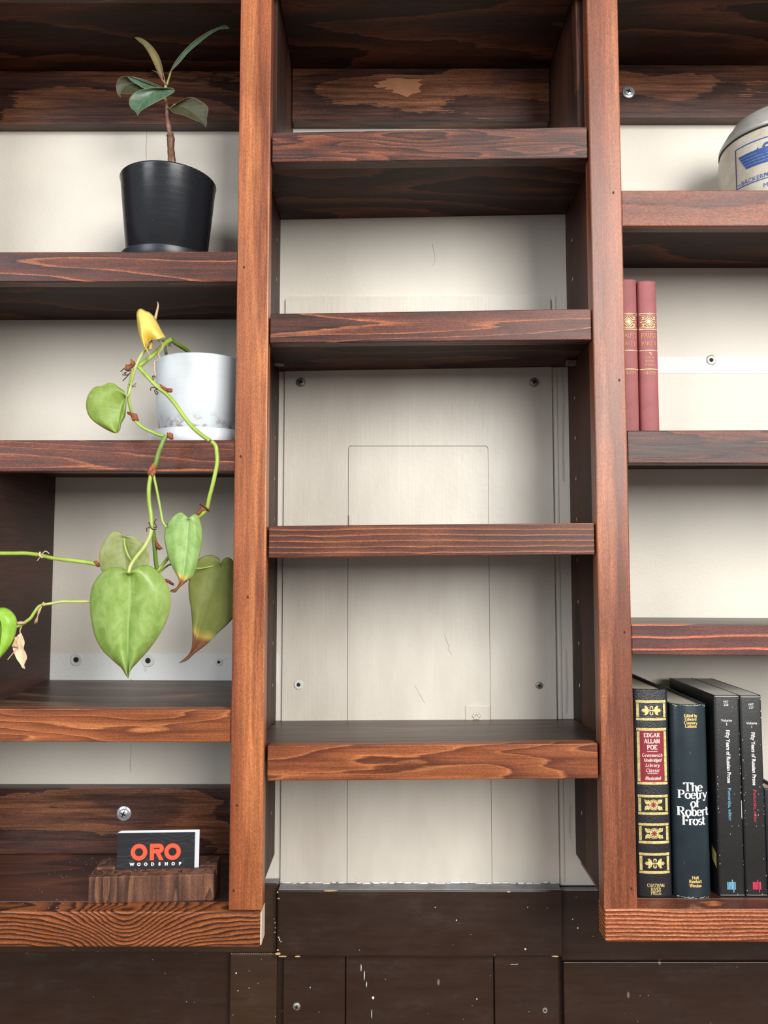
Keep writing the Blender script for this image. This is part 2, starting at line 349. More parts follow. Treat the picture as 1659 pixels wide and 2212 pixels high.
# ---- access panel in the centre bay (white painted boards)
AP = root('access_panel', 'cream painted wooden access panel on the wall behind the centre bay', 'panel', (0, WD, 1.4))
def apb(name, px0, px1, py0, py1, front, mat=M_CREAMW, bevel=0.0015):
    pm = 1300
    x0, x1 = PX(px0, pm, front), PX(px1, pm, front); z0, z1 = PZ(py1, front), PZ(py0, front)
    L = Vector(AP.location)
    v = [(x0, front, z0), (x1, front, z0), (x1, WD + .001, z0), (x0, WD + .001, z0), (x0, front, z1), (x1, front, z1), (x1, WD + .001, z1), (x0, WD + .001, z1)]
    o = hexa(name, [Vector(p) - L for p in v], mat, AP, bevel)
    return o
apf = WD - 0.0038
def rnd_corner(cx, cz, r, a0, a1, n=5): return [(cx + r * math.cos(math.radians(a0 + (a1 - a0) * i / n)), cz + r * math.sin(math.radians(a0 + (a1 - a0) * i / n))) for i in range(n + 1)]
def ap_poly(name, outline, front, mat=M_CREAMW):
    bm = bmesh.new(); L = Vector(AP.location)
    a = [bm.verts.new(Vector((x, front, z)) - L) for x, z in outline]; b_ = [bm.verts.new(Vector((x, WD + .001, z)) - L) for x, z in outline]
    bm.faces.new(a); bm.faces.new(b_[::-1]); n = len(a)
    for i in range(n): bm.faces.new((a[i], a[(i + 1) % n], b_[(i + 1) % n], b_[i]))
    bm.normal_update()
    bmesh.ops.triangulate(bm, faces=[f for f in bm.faces if len(f.verts) > 4], ngon_method='EAR_CLIP')
    return frombm(name, bm, mat, AP)
_x = lambda p: PX(p, 1300, apf)
_z = lambda p: PZ(p, apf)
rr = .006
ap_poly('frame', [(_x(611), _z(1909)), (_x(611), _z(640) - rr)] + rnd_corner(_x(611) + rr, _z(640) - rr, rr, 180, 90) + rnd_corner(_x(1199) - rr, _z(640) - rr, rr, 90, 0) + [(_x(1199), _z(1909)), (_x(1057.6), _z(1909))]
        + rnd_corner(_x(1057.6) - .004, _z(963) - .004, .004, 0, 90) + rnd_corner(_x(751) + .004, _z(963) - .004, .004, 90, 180) + [(_x(751), _z(1909))], apf)
ap_poly('plank', [(_x(752), _z(1909))] + rnd_corner(_x(752) + .004, _z(964) - .004, .004, 180, 90) + rnd_corner(_x(1056.8) - .004, _z(964) - .004, .004, 90, 0) + [(_x(1056.8), _z(1909))], apf - .0001)
apb('side_strip', 1206, 1211, 640, 1905, WD - 0.0010, bevel=.0004)
# hinge, cover plate
o = apb('hinge', 752, 763, 1112, 1136, apf - 0.003)
pl = apb('cover_plate', 1003, 1057, 1523, 1580, apf - 0.0016)
bm = bmesh.new(); pc = P(1029, 1547, apf - 0.0026) - Vector(AP.location)
for k in range(6):
    a = k * math.pi / 3
    bmesh.ops.create_icosphere(bm, subdivisions=1, radius=0.0028, matrix=Matrix.Translation(pc + Vector((0.0035 * math.cos(a), 0.0008, 0.0035 * math.sin(a)))) @ Matrix.Diagonal((1, .4, 1, 1)))
frombm('plate_screw', bm, M_CREAMW, pl, True); bpy.data.objects['plate_screw'].location = (0, 0, 0)
def screw(px, py, rpx, Y, parent, mat, washer=False, org=Vector((0, 0, 0)), cross=0.4):
    p = P(px, py, Y) - org; r = rpx * (Y - CAM.y) / F
    if washer:
        bm = bmesh.new(); lathe_bm(bm, [(r * 0.75, 0), (r * 1.45, 0), (r * 1.5, 0.0008), (r * 1.4, 0.0016), (r * 0.75, 0.0018)], 32)
        bmesh.ops.rotate(bm, verts=bm.verts, matrix=Matrix.Rotation(math.pi / 2, 3, 'X')); bmesh.ops.translate(bm, verts=bm.verts, vec=p)
        frombm('washer', bm, M_ZINC, parent, True)
    bm = bmesh.new()
    dome = [(r * math.cos(t), 0.0012 + r * 0.42 * math.sin(t)) for t in [i * math.pi / 2 / 7 for i in range(7)]]
    lathe_bm(bm, [(r, 0.0)] + dome + [(0.0001, 0.0012 + r * .42)], 28, capt=True)
    bmesh.ops.rotate(bm, verts=bm.verts, matrix=Matrix.Rotation(math.pi / 2, 3, 'X')); bmesh.ops.translate(bm, verts=bm.verts, vec=p)
    if parent.parent is not None:
        for ang in (cross, cross + math.pi / 2):
            m = Matrix.Translation(p + Vector((0, -0.0012 - r * .36, 0))) @ Matrix.Rotation(ang, 4, 'Y') @ Matrix.Diagonal((r * 1.05, r * 0.3, r * 0.22, 1))
            q = bmesh.ops.create_cube(bm, size=1, matrix=m)
            for f in {f for v in q['verts'] for f in v.link_faces}: f.material_index = 1
    s = frombm('screw', bm, [mat, M_HOLE], parent, True)
    bm = bmesh.new()
    for ang in (cross, cross + math.pi / 2):
        m = Matrix.Translation(p + Vector((0, -0.0014 - r * .36, 0))) @ Matrix.Rotation(ang, 4, 'Y') @ Matrix.Diagonal((r * 1.1, r * 0.28, r * 0.26, 1))
        bmesh.ops.create_cube(bm, size=1, matrix=m)
    if parent.parent is None: frombm('screw_slot', bm, M_HOLE, s)
    else: bm.free()
    return s
for (x, y, m) in [(650, 826, M_ZINCD), (1153, 826, M_ZINCD), (1164, 1480, M_ZINCD)]:
    screw(x, y, 10 if y < 1000 else 7.5, apf, AP, m, org=Vector(AP.location))
anchor(645, 1479, 10, apf, bpy.data.objects['frame'])
for pts in ([(1205, 700), (1215, 760), (1213, 800), (1217, 860), (1214, 950), (1216, 1040)], [(1221, 1400), (1223, 1480), (1222, 1540)], [(1230, 1740), (1229, 1790), (1231, 1812)]):
    crack(pts, WD - 0.0036, 0.0004, M_CRACK, wall)
crack([(620, 637), (700, 636), (800, 637.5), (900, 636), (1040, 637), (1160, 635), (1188, 638)], WD - 0.0003, 0.0006, M_CRACK, wall)
for pts in ([(960, 1370), (966, 1388), (971, 1396), (968, 1402), (976, 1414)], [(896, 1480), (904, 1495), (912, 1510), (918, 1518)]):
    c_ = crack(pts, apf - 0.0005, 0.0004, M_CRACK, wall)

# ---- wainscot
trim = box('trim_1', -2.4, 2.4, WD - 0.0025, WD + 0.002, 0.0, PZ(1912, WD), M_BROWN, None, 0); trim['kind'] = 'structure'
rf = WD - 0.024; sf = WD - 0.013
zt = PZ(1922, rf); zs = PZ(1907, sf)
wbox('rail', 598, 1216, 1922, 2069, rf, M_BROWN, trim, 0.003)
box('rail', -2.4, PX(598, 1980, rf), sf, WD, PZ(2059, sf), zs, M_BROWN2, trim, 0.002)
box('rail', PX(1216, 1980, rf), 2.4, sf, WD, PZ(2076, sf), PZ(1924, sf), M_BROWN, trim, 0.002)
xg0, xg1 = PX(598, 1980, rf), PX(1216, 1980, rf)
# grey primer on the ledge tops of the rails
box('rail_top', xg0 + .002, xg1 - .002, rf + .001, WD, zt - .002, zt + 0.0006, M_GREY, trim, 0)
box('rail_top', -2.4, xg0, sf + .001, WD, zs - .002, zs + 0.0006, M_GREY, trim, 0)
box('rail_top', xg1, 2.4, sf + .001, WD, PZ(1924, sf) - .002, PZ(1924, sf) + 0.0006, M_GREY, trim, 0)
wbox('post', 496, 598, 2060, 3300, sf, M_BROWN2, trim, 0.002, py_ref=2130)
pf = WD - 0.010
wbox('plank', 612, 745, 2060, 3300, pf, M_BROWN, trim, 0.001, py_ref=2130)
wbox('plank', 747.5, 1066, 2060, 3300, pf, M_BROWN, trim, 0.001, py_ref=2130)
wbox('plank', 1068.5, 1207, 2060, 3300, pf, M_BROWN, trim, 0.001, py_ref=2130)
wbox('plank', 1218, 2600, 2078, 3300, sf + 0.001, M_BROWN, trim, 0.001, py_ref=2130)
screw(641, 2173, 8, pf, trim, M_ZINCD); anchor(1177, 2182, 5.5, pf, trim, rim=False)
# chips and flecks
bm = bmesh.new()
def chip(px, py, w, h, Y, bm, n=7):
    p = P(px, py, Y); k = (Y - CAM.y) / F
    q = []
    for i in range(n):
        a = 2 * math.pi * i / n; rr = random.uniform(.6, 1.1)
        q.append(bm.verts.new((p.x + w * k * rr * math.cos(a) / 2, Y, p.z + h * k * rr * math.sin(a) / 2)))
    bm.faces.new(q)
for (x, y, w, h) in [(600, 2060, 16, 6), (612, 2066, 24, 4), (643, 2066, 13, 4), (602, 1941, 7, 3), (600, 1927, 4, 6), (715, 1924, 36, 4), (1098, 1926, 10, 4), (1200, 2066, 18, 3), (600, 2052, 5, 4)]: chip(x, y, w, h, rf - 0.0004, bm)
for (x, y, w, h) in [(594, 1993, 5, 4), (594, 2014, 6, 4), (595, 2004, 3, 5), (592, 1985, 3, 3)]: chip(x, y, w, h, sf - 0.0004, bm)
for i in range(20): chip(500 + i * 4.8, 2059.5, 4, 1.2, sf - 0.0006, bm)
o = frombm('paint_chips', bm, M_CHIP, trim); o['kind'] = 'stuff'
bm = bmesh.new()
for (x, y, w, h, Y) in [(604, 2030, 3, 7, rf), (607, 2034, 3, 3, rf), (602, 2025, 3, 3, rf), (986, 1988, 3, 4, rf), (1135, 2050, 5, 5, rf), (780, 2090, 2, 18, pf), (787, 2108, 2.5, 22, pf), (792, 2126, 2, 14, pf), (806, 2155, 5, 8, pf), (803, 2190, 1.5, 20, pf),
                     (1030, 2158, 4, 3, pf), (670, 2133, 3, 3, pf), (1110, 2083, 26, 1.2, pf), (510, 2102, 4, 4, sf), (514, 2140, 3, 2, sf), (538, 2134, 3, 2, sf), (1248, 2005, 3, 5, sf), (1237, 1986, 3, 5, sf), (1140, 1960, 2, 3, rf), (940, 1960, 2, 3, rf)]:
    chip(x, y, w, h, Y - 0.0005, bm, 6)
o = frombm('paint_flecks', bm, M_WHITEP, trim); o['kind'] = 'stuff'
# white paint smear on top edge of grey
bm = bmesh.new()
for i in range(34):
    x = 618 + i * 17.5; chip(x, 1907 + random.uniform(-1.5, 2.5), random.uniform(12, 30), random.uniform(2, 5), WD - 0.0075, bm, 8)
o = frombm('paint_smears', bm, M_WHITEP, trim); o['kind'] = 'stuff'

# ------------------------------------------------------------ bookcase
BC = root('bookcase', 'reddish-brown stained wooden wall bookcase with open shelves between two tall uprights', 'bookcase', (0, 0, 0))
TOPZ = PZ(-420)
lx0, lx1 = PX(506.5, 984), PX(576.5, 984); rx0, rx1 = PX(1286, 984), PX(1356, 984)
zl = PZ(1967.5)
def stile(xa, xb, mat):
    return box('upright', xa, xb, 0.0, 0.020, zl, TOPZ, mat, BC, 0.0016)
stile(lx0, lx1, M_STILE); stile(rx0, rx1, M_STILE2)
LEFT_END = PX(-330, 984); RIGHT_END = PX(2050, 984)
stile(LEFT_END, LEFT_END + 0.038, M_STILE); stile(RIGHT_END, RIGHT_END + 0.038, M_STILE2)
# side panels
pinL = PX(596, 1552, WD); pinR = PX(1239, 1552, WD)
zp = PZ(1845, WD)
sp1 = box('side_panel', pinL - 0.019, pinL, 0.0195, WD, zp, TOPZ, M_PLYZ, BC, 0.0006)
sp2 = box('side_panel', pinR, pinR + 0.019, 0.0195, WD, zp, TOPZ, M_PLYZ, BC, 0.0006)
box('side_panel', LEFT_END + .010, LEFT_END + .029, 0.0195, WD, zp, TOPZ, M_PLYZ, BC, 0.0006)
box('side_panel', RIGHT_END + .010, RIGHT_END + .029, 0.0195, WD, zp, TOPZ, M_PLYZ, BC, 0.0006)
pin_outL = pinL - 0.019; pin_outR = pinR + 0.019
# pin holes
for sp, X, sgn in ((sp1, pinL, 1), (sp2, pinR, -1)):
    bm = bmesh.new()
    for yy in (0.045, 0.150):
        z = PZ(1850, 0.0)
        while z < TOPZ - 0.1:
            c_ = [bm.verts.new((X + sgn * 0.0004, yy + 0.0026 * math.cos(a), z + 0.0026 * math.sin(a))) for a in [i * math.pi / 4 for i in range(8)]]
            bm.faces.new(c_); z += 0.032 if yy < .1 else 0.055
    o = frombm('pin_holes', bm, M_PINHOLE, sp); o['kind'] = 'stuff'
BT = 0.0225
def shelf(xa, xb, nx0, nx1, yl, yr, hl, hr, back_py=None, nose_mat=M_NOSE, board_mat=None, label=None, yfront=0.003, yback=WD - 0.001, zback=None, end_mat=None):
    """yl,yr: pixel y of the nosing's top edge left/right; hl,hr: bottom edge; back_py = pixel of board top edge at the wall"""
    zl_, zr_ = P(nx0, yl, yfront).z, P(nx1, yr, yfront).z
    zbl, zbr = P(nx0, hl, yfront).z, P(nx1, hr, yfront).z
    X0, X1 = PX(nx0, (yl + hl) / 2, yfront), PX(nx1, (yr + hr) / 2, yfront)
    slope = (zr_ - zl_) / (X1 - X0)
    def zt_(x): return zl_ + slope * (x - X0)
    dzb = (PZ(back_py, yback, 829.5) - zt_(0.0)) if back_py else 0.0
    y1 = 0.0215
    v = []
    for top in (0, 1):
        for (x, y) in ((xa, y1), (xb, y1), (xb, yback), (xa, yback)):
            z = zt_(x) + (dzb if y == yback else 0.0) - (0 if top else BT); v.append((x, y, z))
    org = Vector(((X0 + X1) / 2, 0.1, zt_((X0 + X1) / 2)))
    bd = hexa('shelf', v, board_mat or M_PLY, BC, 0.0005, label, origin=org)
    nv = [(X0, yfront, zbl), (X1, yfront, zbr), (X1, y1, zbr), (X0, y1, zbl), (X0, yfront, zl_), (X1, yfront, zr_), (X1, y1, zr_), (X0, y1, zl_)]
    no = hexa('nosing', [Vector(p) - org for p in nv], nose_mat, bd, 0.0012)
    return bd, zt_, dzb
cx0, cx1 = pinL + 0.0005, pinR - 0.0005
# centre bay
s1 = shelf(cx0, cx1, 588, 1269, 286, 273.5, 350, 341, None, M_NOSE_B)
s2 = shelf(cx0, cx1, 583.5, 1277.5, 677.5, 666.5, 741, 734, None, M_NOSE)
s3 = shelf(cx0, cx1, 580.5, 1284.5, 1136, 1129.5, 1205, 1198, None, M_NOSE_LINES)
s4 = shelf(cx0, cx1, 577.5, 1292, 1610.5, 1606, 1687, 1682, 1555, M_NOSE_ORANGE, M_PLY_TOP)
# left bay
LB0, LB1 = LEFT_END + 0.030, pin_outL - 0.0005
l1 = shelf(LB0, LB1, -300, 512, 545, 543, 609, 608.5, None, M_NOSE)
l2 = shelf(LB0, LB1, -300, 509, 951, 950.5, 1018, 1019, None, M_NOSE)
l3 = shelf(LB0, LB1, -300, 498.5, 1530, 1533, 1601, 1603.5, 1471, M_NOSE_ORANGE, M_PLY_TOP)
# right bay
RB0, RB1 = pin_outR + 0.0005, RIGHT_END + 0.009
r1 = shelf(RB0, RB1, 1342.5, 2000, 411, 410, 488, 488, None, M_NOSE_RED)
r2 = shelf(RB0, RB1, 1355.5, 2000, 930, 928, 1001, 1002, None, M_NOSE_B)
r3 = shelf(RB0, RB1, 1364, 2000, 1349, 1352, 1415, 1418, 1331, M_NOSE_THIN, M_PLY_TOP)
for (x, px, py) in ((pinL, 590, 789), (pinR, 1232, 790)):
    z = PZ(790, 0.15); s = 1 if x < 0 else -1
    pb = box('shelf_pin', min(x, x + s * .012), max(x, x + s * .012), 0.138, 0.150, z - 0.001, z + 0.005, M_ZINCD, BC, 0.0004)
# vertical divider in left bay (between lower two shelves)
dx = PX(121, 1035, WD)
zd1 = PZ(1019, 0.003) + .034 - BT * 0 - 0.001
ztop_l3 = l3[1](-0.4)
box('divider', dx - 0.019, dx, 0.0225, WD - 0.001, ztop_l3 - 0.001, l2[1](-.4) - BT + 0.0005, M_DIV, BC, 0.0006)
# tops, ledges, cleats
lnL, lnR = PX(630, 278, WD - .019), PX(1189, 272, WD - .019); zln = PZ(266, WD - .019)
box('side_liner', pinL + .0003, lnL, 0.0203, WD - .0005, s1[1](lnL) + .0006, TOPZ, M_PLYZ, BC, 0.0005)
box('side_liner', lnR, pinR - .0003, 0.0203, WD - .0005, s1[1](pinR) + .0006, TOPZ, M_PLYZ, BC, 0.0005)
for (xa, xb) in ((LB0, LB1), (lnL + .0005, lnR - .0005), (RB0, RB1)):
    z = PZ({0: 153, 1: 147, 2: 140}[0 if xa < -.3 else 1 if xa < 0.1 else 2], WD - 0.019)
    t = box('top_board', xa, xb, 0.0215, WD - 0.001, z, z + BT, M_PLY, BC, 0.0006)
    nx = {True: (lx0, rx0)}
LC = PZ(153, WD - .019)
def topnose(xa, xb, z): box('top_nosing', xa, xb, 0.003, 0.0213, z - 0.012, z + BT, M_NOSE, BC, 0.0012)
topnose(LEFT_END + .039, lx0 - .001, PZ(153, WD - .019)); topnose(lx1 + .001, rx0 - .001, PZ(147, WD - .019)); topnose(rx1 + .001, RIGHT_END - .001, PZ(140, WD - .019))
cf = WD - 0.019
M_PLYEDGE = wood('plywood_edge', 'x', (34, 22, 17), (58, 38, 28), (98, 66, 44), ringk=360, field='straight', randomize=False, fine=.2, speck=.1, blotch=.3, stops=[(0, (84, 56, 38)), (.3, (60, 38, 28)), (.5, (36, 23, 18)), (.9, (38, 24, 19)), (1, (84, 56, 38))])
def cleat(xa, xb, zA, zB, tag=''):
    o = box('cleat', xa, xb, cf, WD - 0.0005, zB, zA, M_CLEAT, BC, 0.0007); return o
c1 = cleat(LB0, LB1, PZ(153, cf) - .0005, PZ(268, cf)); c2 = cleat(lnL + .0005, lnR - .0005, PZ(147, cf) - .0005, PZ(262, cf)); c3 = cleat(RB0, RB1, PZ(140, cf) - .0005, PZ(254, cf))
zlw = zl
c4 = cleat(LB0, LB1, PZ(1702, cf), zlw); c5 = cleat(RB0, RB1, PZ(1702, cf), zlw)
# pale filler patch on the centre cleat and top
M_PATCH = simple('tan_wood_filler', (152, 102, 70), 0.5, var=0.1)
bm = bmesh.new()
pts = [(806, 184), (822, 182), (812, 177), (836, 173), (832, 170), (862, 168), (880, 171), (914, 171), (902, 178), (913, 182), (904, 190), (910, 199), (890, 203), (880, 210), (862, 203), (848, 200), (850, 193), (830, 193), (836, 188), (815, 190)]
vs = [bm.verts.new(P(x, y, cf - 0.0004)) for x, y in pts]; bm.faces.new(vs)
frombm('filler_patch', bm, M_PATCH, c2)
screw(268, 1757, 10.5, cf, c4, M_ZINC, True); screw(1357, 200, 9.5, cf, c3, M_ZINC, True)
# ledges
def ledge(xa, xb, nxa, nxb, mat, nd, y0, pyt, pyb):
    zt_ = PZ(pyt, y0); zb_ = PZ(pyb, y0)
    bd = box('ledge', xa, xb, y0 + nd, WD - 0.001, zt_ - BT, zt_, M_LEDGETOP, BC, 0.0005)
    no = box('nosing', nxa, nxb, y0, y0 + nd, zb_, zt_, mat, bd, 0.0016)
    return bd, no
M_LEDGETOP = wood('ledge_top_dark_red', 'x', (44, 24, 18), (76, 40, 28), (122, 66, 42), ringk=5, across=12, along=1.5, fine=0.5, speck=0.15, blotch=0.5,
                  stops=[(0, (104, 58, 38)), (.1, (84, 46, 32)), (.5, (70, 38, 27)), (.9, (48, 27, 21)), (1, (104, 58, 38))], rough=0.34, coat=0.35)
la = ledge(LEFT_END, lx0 + 0.016, LEFT_END, PX(562, 2005, -.001), M_LEDGE_L, 0.026, -0.001, 1969.5, 2046)
ra = ledge(rx1 - 0.016, RIGHT_END + .038, PX(1307, 2000, -.001), RIGHT_END + .038, M_LEDGE_R, 0.026, -0.001, 1963, 2035)
ex = PX(562, 2005, -.001)
zt_, zb_ = PZ(1969.5, -.001), PZ(2046, -.001)
box('end_cap', ex - 0.0005, ex + 0.0012, 0.0005, 0.0245, zb_ + .0015, zt_ - .0015, M_BAREEND, la[0], 0.0004, label='unstained cream end of the ledge')
LZ_L = zt_; LZ_R = PZ(1963, -.001)
bm = bmesh.new()
for i in range(160):
    x = random.uniform(-0.42, -0.18); y = random.uniform(0.0, 0.16); r = random.choice((.0003, .0005, .0007)); a = random.uniform(0, 3)
    vs = [bm.verts.new((x + r * math.cos(a + k * 1.57), y + r * math.sin(a + k * 1.57), LZ_L + 0.0003)) for k in range(4)]; bm.faces.new(vs)
o = frombm('dust_specks', bm, M_WHITEP, la[0]); o['kind'] = 'stuff'

for (nm_x, lst) in ((0, [(527, 577), (520, 986), (505, 1924), (512, 1740), (535, 1290)]), (1, [(1325, 416), (1338, 821), (1349, 1366), (1364, 1920)])):
    up = [o for o in BC.children if o.name.startswith('upright')][nm_x]
    bm = bmesh.new()
    for px, py in lst:
        p = P(px, py, -0.0003); bm.faces.new([bm.verts.new((p.x + .0012 * math.cos(a), p.y, p.z + .0017 * math.sin(a))) for a in [i * math.pi / 4 for i in range(8)]])
    o = frombm('nail_holes', bm, simple('dark_nail_hole', (58, 32, 22), .8), up); o['kind'] = 'stuff'
# ------------------------------------------------------------ plants
def leafmat(name, c1_, c2_, edge, vein, tip=None, tipc=None, rough=0.38, trans=0.25, blot=None, midw=0.035, vk=9.0):
    """u: 0 midrib .. 1 margin, v: 0 sinus .. 1 tip (UV map drives veins, margin and tip colour)"""
    b = NB(name); uv = b.n('ShaderNodeTexCoord').outputs['UV']; sp = b.n('ShaderNodeSeparateXYZ'); b.l(uv, sp.inputs[0])
    u, v = sp.outputs[0], sp.outputs[1]; c = b.obj()
    n = b.noise(b.vmul(c, (1.4, 1, .8)), 60, 4, 0.6, .6); n2 = b.noise(c, 22, 2, 0.5)
    col = b.mix(b.fr(n, 0.35, 0.65), lin(c1_), lin(c2_))
    vv = b.math('ADD', b.math('MULTIPLY', v, vk), b.math('MULTIPLY', u, -vk * .14))
    w = b.math('ABSOLUTE', b.math('SUBTRACT', b.math('FRACT', vv), 0.5))
    col = b.mix(b.math('MULTIPLY', b.fr(w, 0.10, 0.0), 0.22), col, lin(vein))
    col = b.mix(b.math('MULTIPLY', b.fr(u, midw * 1.6, midw * .4), 0.65), col, lin(vein))
    col = b.mix(b.math('MULTIPLY', b.fr(u, 0.955, 0.985), 0.8), col, lin(edge))
    if blot: col = b.mix(b.math('MULTIPLY', b.fr(n2, 0.5, 0.68), 0.6), col, lin(blot))
    if tip is not None:
        tv = b.math('ADD', v, b.math('MULTIPLY', b.math('SUBTRACT', n2, 0.5), 0.12))
        col = b.mix(b.fr(tv, tip - 0.09, tip - 0.02), col, lin((206, 186, 96)))
        col = b.mix(b.fr(tv, tip - 0.02, tip + 0.03), col, lin(tipc))
    b.set(Base_Color=col, Roughness=rough)
    b.b.inputs['Specular IOR Level'].default_value = 0.4
    fw = b.math('MULTIPLY', w, 0.35)
    b.bump(b.math('ADD', fw, b.math('MULTIPLY', n, 0.5)), 0.35, 0.0014)
    # thin leaves let some light through
    tr = b.n('ShaderNodeBsdfTranslucent'); b.l(col, tr.inputs[0]); mx = b.n('ShaderNodeMixShader'); mx.inputs[0].default_value = trans
    b.l(b.b.outputs[0], mx.inputs[1]); b.l(tr.outputs[0], mx.inputs[2]); b.l(mx.outputs[0], b.out.inputs[0])
    return b.m
def leaf(name, base, tip, left, right, Y, mat, parent, fold=0.006, tilt=0.0, bulge=0.0, mid=None, ripple=0.0015, label=None, shift=0.0, nb=14, depth=None):
    """base/tip: pixel points of midrib; left/right: pixel outline from the sinus round the lobe to the tip"""
    bm = bmesh.new(); uvl = bm.loops.layers.uv.new('UVMap')
    mids = catmull([Vector((*base, 0))] + [Vector((*m, 0)) for m in (mid or [])] + [Vector((*tip, 0))], 12)
    def midp(t):
        f = t * (len(mids) - 1); i = min(int(f), len(mids) - 2); return mids[i].lerp(mids[i + 1], f - i)
    grids = []
    for side in (left, right):
        b0 = catmull([Vector((*p, 0)) for p in ([base] + list(side) + [tip])], 8); L = [0]
        for i in range(1, len(b0)): L.append(L[-1] + (b0[i] - b0[i - 1]).length)
        n = 81; bd = []; jj = 0
        for i in range(n):
            d_ = L[-1] * i / (n - 1)
            while jj < len(b0) - 2 and L[jj + 1] < d_: jj += 1
            bd.append(b0[jj].lerp(b0[jj + 1], min(1, (d_ - L[jj]) / max(1e-9, L[jj + 1] - L[jj]))))
        g = []
        for i in range(n):
            k = i / (n - 1); m = midp(max(0.0, (k - 0.0)) ** 1.35)
            row = []
            for j in range(nb + 1):
                s = j / nb
                p = m.lerp(bd[i], s)
                kk = k ** 1.35
                arch = math.sin(math.pi * min(1, s)) * bulge
                rip = .5 * ripple * math.sin(k * 21 + (1 if side is left else 3)) * s * s
                y = Y + tilt * kk - fold * (s ** 1.4) * math.sin(math.pi * min(1, max(0.02, k)) ** .6) - arch + rip
                if depth: y += depth(kk, s, side is left)
                w = P(p.x, p.y, y)
                row.append((w, s, kk))
            g.append(row)
        grids.append(g)
    cache = {}
    def vt(gi, i, j, w):
        key = ('m', i) if j == 0 else (gi, i, j)
        if j == 0 or i == 0: key = (gi, i, j)
        if key not in cache: cache[key] = bm.verts.new(w)
        return cache[key]
    for gi, g in enumerate(grids):
        for i in range(len(g) - 1):
            for j in range(nb):
                q = [(i, j), (i + 1, j), (i + 1, j + 1), (i, j + 1)]
                try: f = bm.faces.new([vt(gi, a, c_, g[a][c_][0]) for a, c_ in q])
                except ValueError: continue
                for lp, (a, c_) in zip(f.loops, q): lp[uvl].uv = (g[a][c_][1], g[a][c_][2])
    bmesh.ops.remove_doubles(bm, verts=bm.verts, dist=0.00004)
    if isinstance(parent, bpy.types.Object):
        off = Vector(parent.location) if parent.parent is None else Vector((0, 0, 0))
        bmesh.ops.translate(bm, verts=bm.verts, vec=-off)
    bmesh.ops.recalc_face_normals(bm, faces=bm.faces)
    me = bpy.data.meshes.new(name); bm.to_mesh(me); bm.free()
    o = link(name, me, mat, parent, True, label)
    sd = o.modifiers.new('thickness', 'SOLIDIFY'); sd.thickness = 0.00045; sd.offset = 0
    return o
def ptube(name, pts, rpx, mat, parent, seg=10, n=8, r_end=None, label=None, lump=0.0):
    """pts: (px, py, Y)"""
    w = [P(x, y, Y) for x, y, Y in pts]; c = catmull(w, n)
    m = len(c); k = (pts[0][2] - CAM.y) / F
    rad = [(rpx + ((r_end if r_end is not None else rpx) - rpx) * i / (m - 1)) * k * (1 + lump * mnoise.noise(Vector((i * 0.35, 3.1, rpx)))) for i in range(m)]
    bm = bmesh.new(); off = Vector(parent.location) if parent.parent is None else Vector((0, 0, 0))
    tube_bm(bm, [p - off for p in c], rad, seg)
    return frombm(name, bm, mat, parent, True, label)
M_BLACKPOT = None
b = NB('matte_black_pot'); c = b.obj(); n = b.noise(b.vmul(c, (14, 14, 260)), 1, 3, .6); v = b.vor(c, 170)
col = b.mix(b.math('MULTIPLY', b.fr(v, 0.09, 0.05), 0.35), lin((34, 36, 40)), lin((120, 124, 128)))
b.set(Base_Color=col, Roughness=b.fr(n, .3, .7, .20, .30)); b.bump(n, 0.10, 0.0004); M_BLACKPOT = b.m
M_SAUCER = simple('black_saucer', (34, 38, 46), 0.35, var=.1)
b = NB('white_stained_pot'); c = b.obj(); sp = b.n('ShaderNodeSeparateXYZ'); b.l(c, sp.inputs[0])
n = b.noise(c, 90, 5, .7); n2 = b.noise(c, 28, 3, .6)
g = b.noise(b.vmul(c, (16, 16, 300)), 1, 3, .6)
mask = b.math('MULTIPLY', b.fr(n, 0.52, 0.60), b.fr(b.math('ADD', sp.outputs[2], b.math('MULTIPLY', n2, 0.02)), 0.052, 0.030))
col = b.mix(b.math('MULTIPLY', mask, 0.85), lin((214, 220, 224)), lin((128, 84, 40)))
col = b.mix(b.fr(g, 0.3, 0.7, 0, 0.25), col, lin((196, 202, 206)))
b.set(Base_Color=col, Roughness=0.55); b.bump(g, .15, .0004); M_WHITEPOT = b.m
M_WSAUCER = simple('white_saucer', (222, 227, 232), 0.4, var=.03)
M_SOIL = simple('potting_soil', (38, 28, 22), 0.95, var=.5, vs=300, bump=.8)

# rubber plant in black pot
sz = l1[1](-0.26)
pY = 0.083; px_c = PX(362, 470, pY)
RP = root('potted_rubber_plant', 'young rubber plant with dark green leaves in a black pot on the upper left shelf', 'plant', (px_c, pY, sz))
k = (pY - CAM.y) / F
R1 = 104 * k; R0 = 84 * k; zt0 = PZ(402, pY); H = zt0 - sz - 0.006
bm = bmesh.new()
lathe_bm(bm, [(R0 - .003, 0), (R0, 0.002), (R1 - .001, H - .002), (R1, H), (R1 - .0025, H), (R1 - .004, H - .004), (R0 * .95 + .004, H * 0.86 - 0.0)], 72)
tiltm = Matrix.Rotation(math.radians(2.2), 3, 'Y')
bmesh.ops.rotate(bm, verts=bm.verts, matrix=Matrix.Rotation(math.radians(.3), 3, 'Y')); bmesh.ops.translate(bm, verts=bm.verts, vec=(0, 0, 0.008))
frombm('pot', bm, M_BLACKPOT, RP, True)
bm = bmesh.new(); lathe_bm(bm, [(R0 + .002, 0), (R0 + .004, 0.001), (R0 + .009, 0.019), (R0 + .0085, 0.0205), (R0 + .006, 0.020), (R0 + .002, 0.005), (0.001, 0.005)], 64); frombm('saucer', bm, M_SAUCER, RP, True)
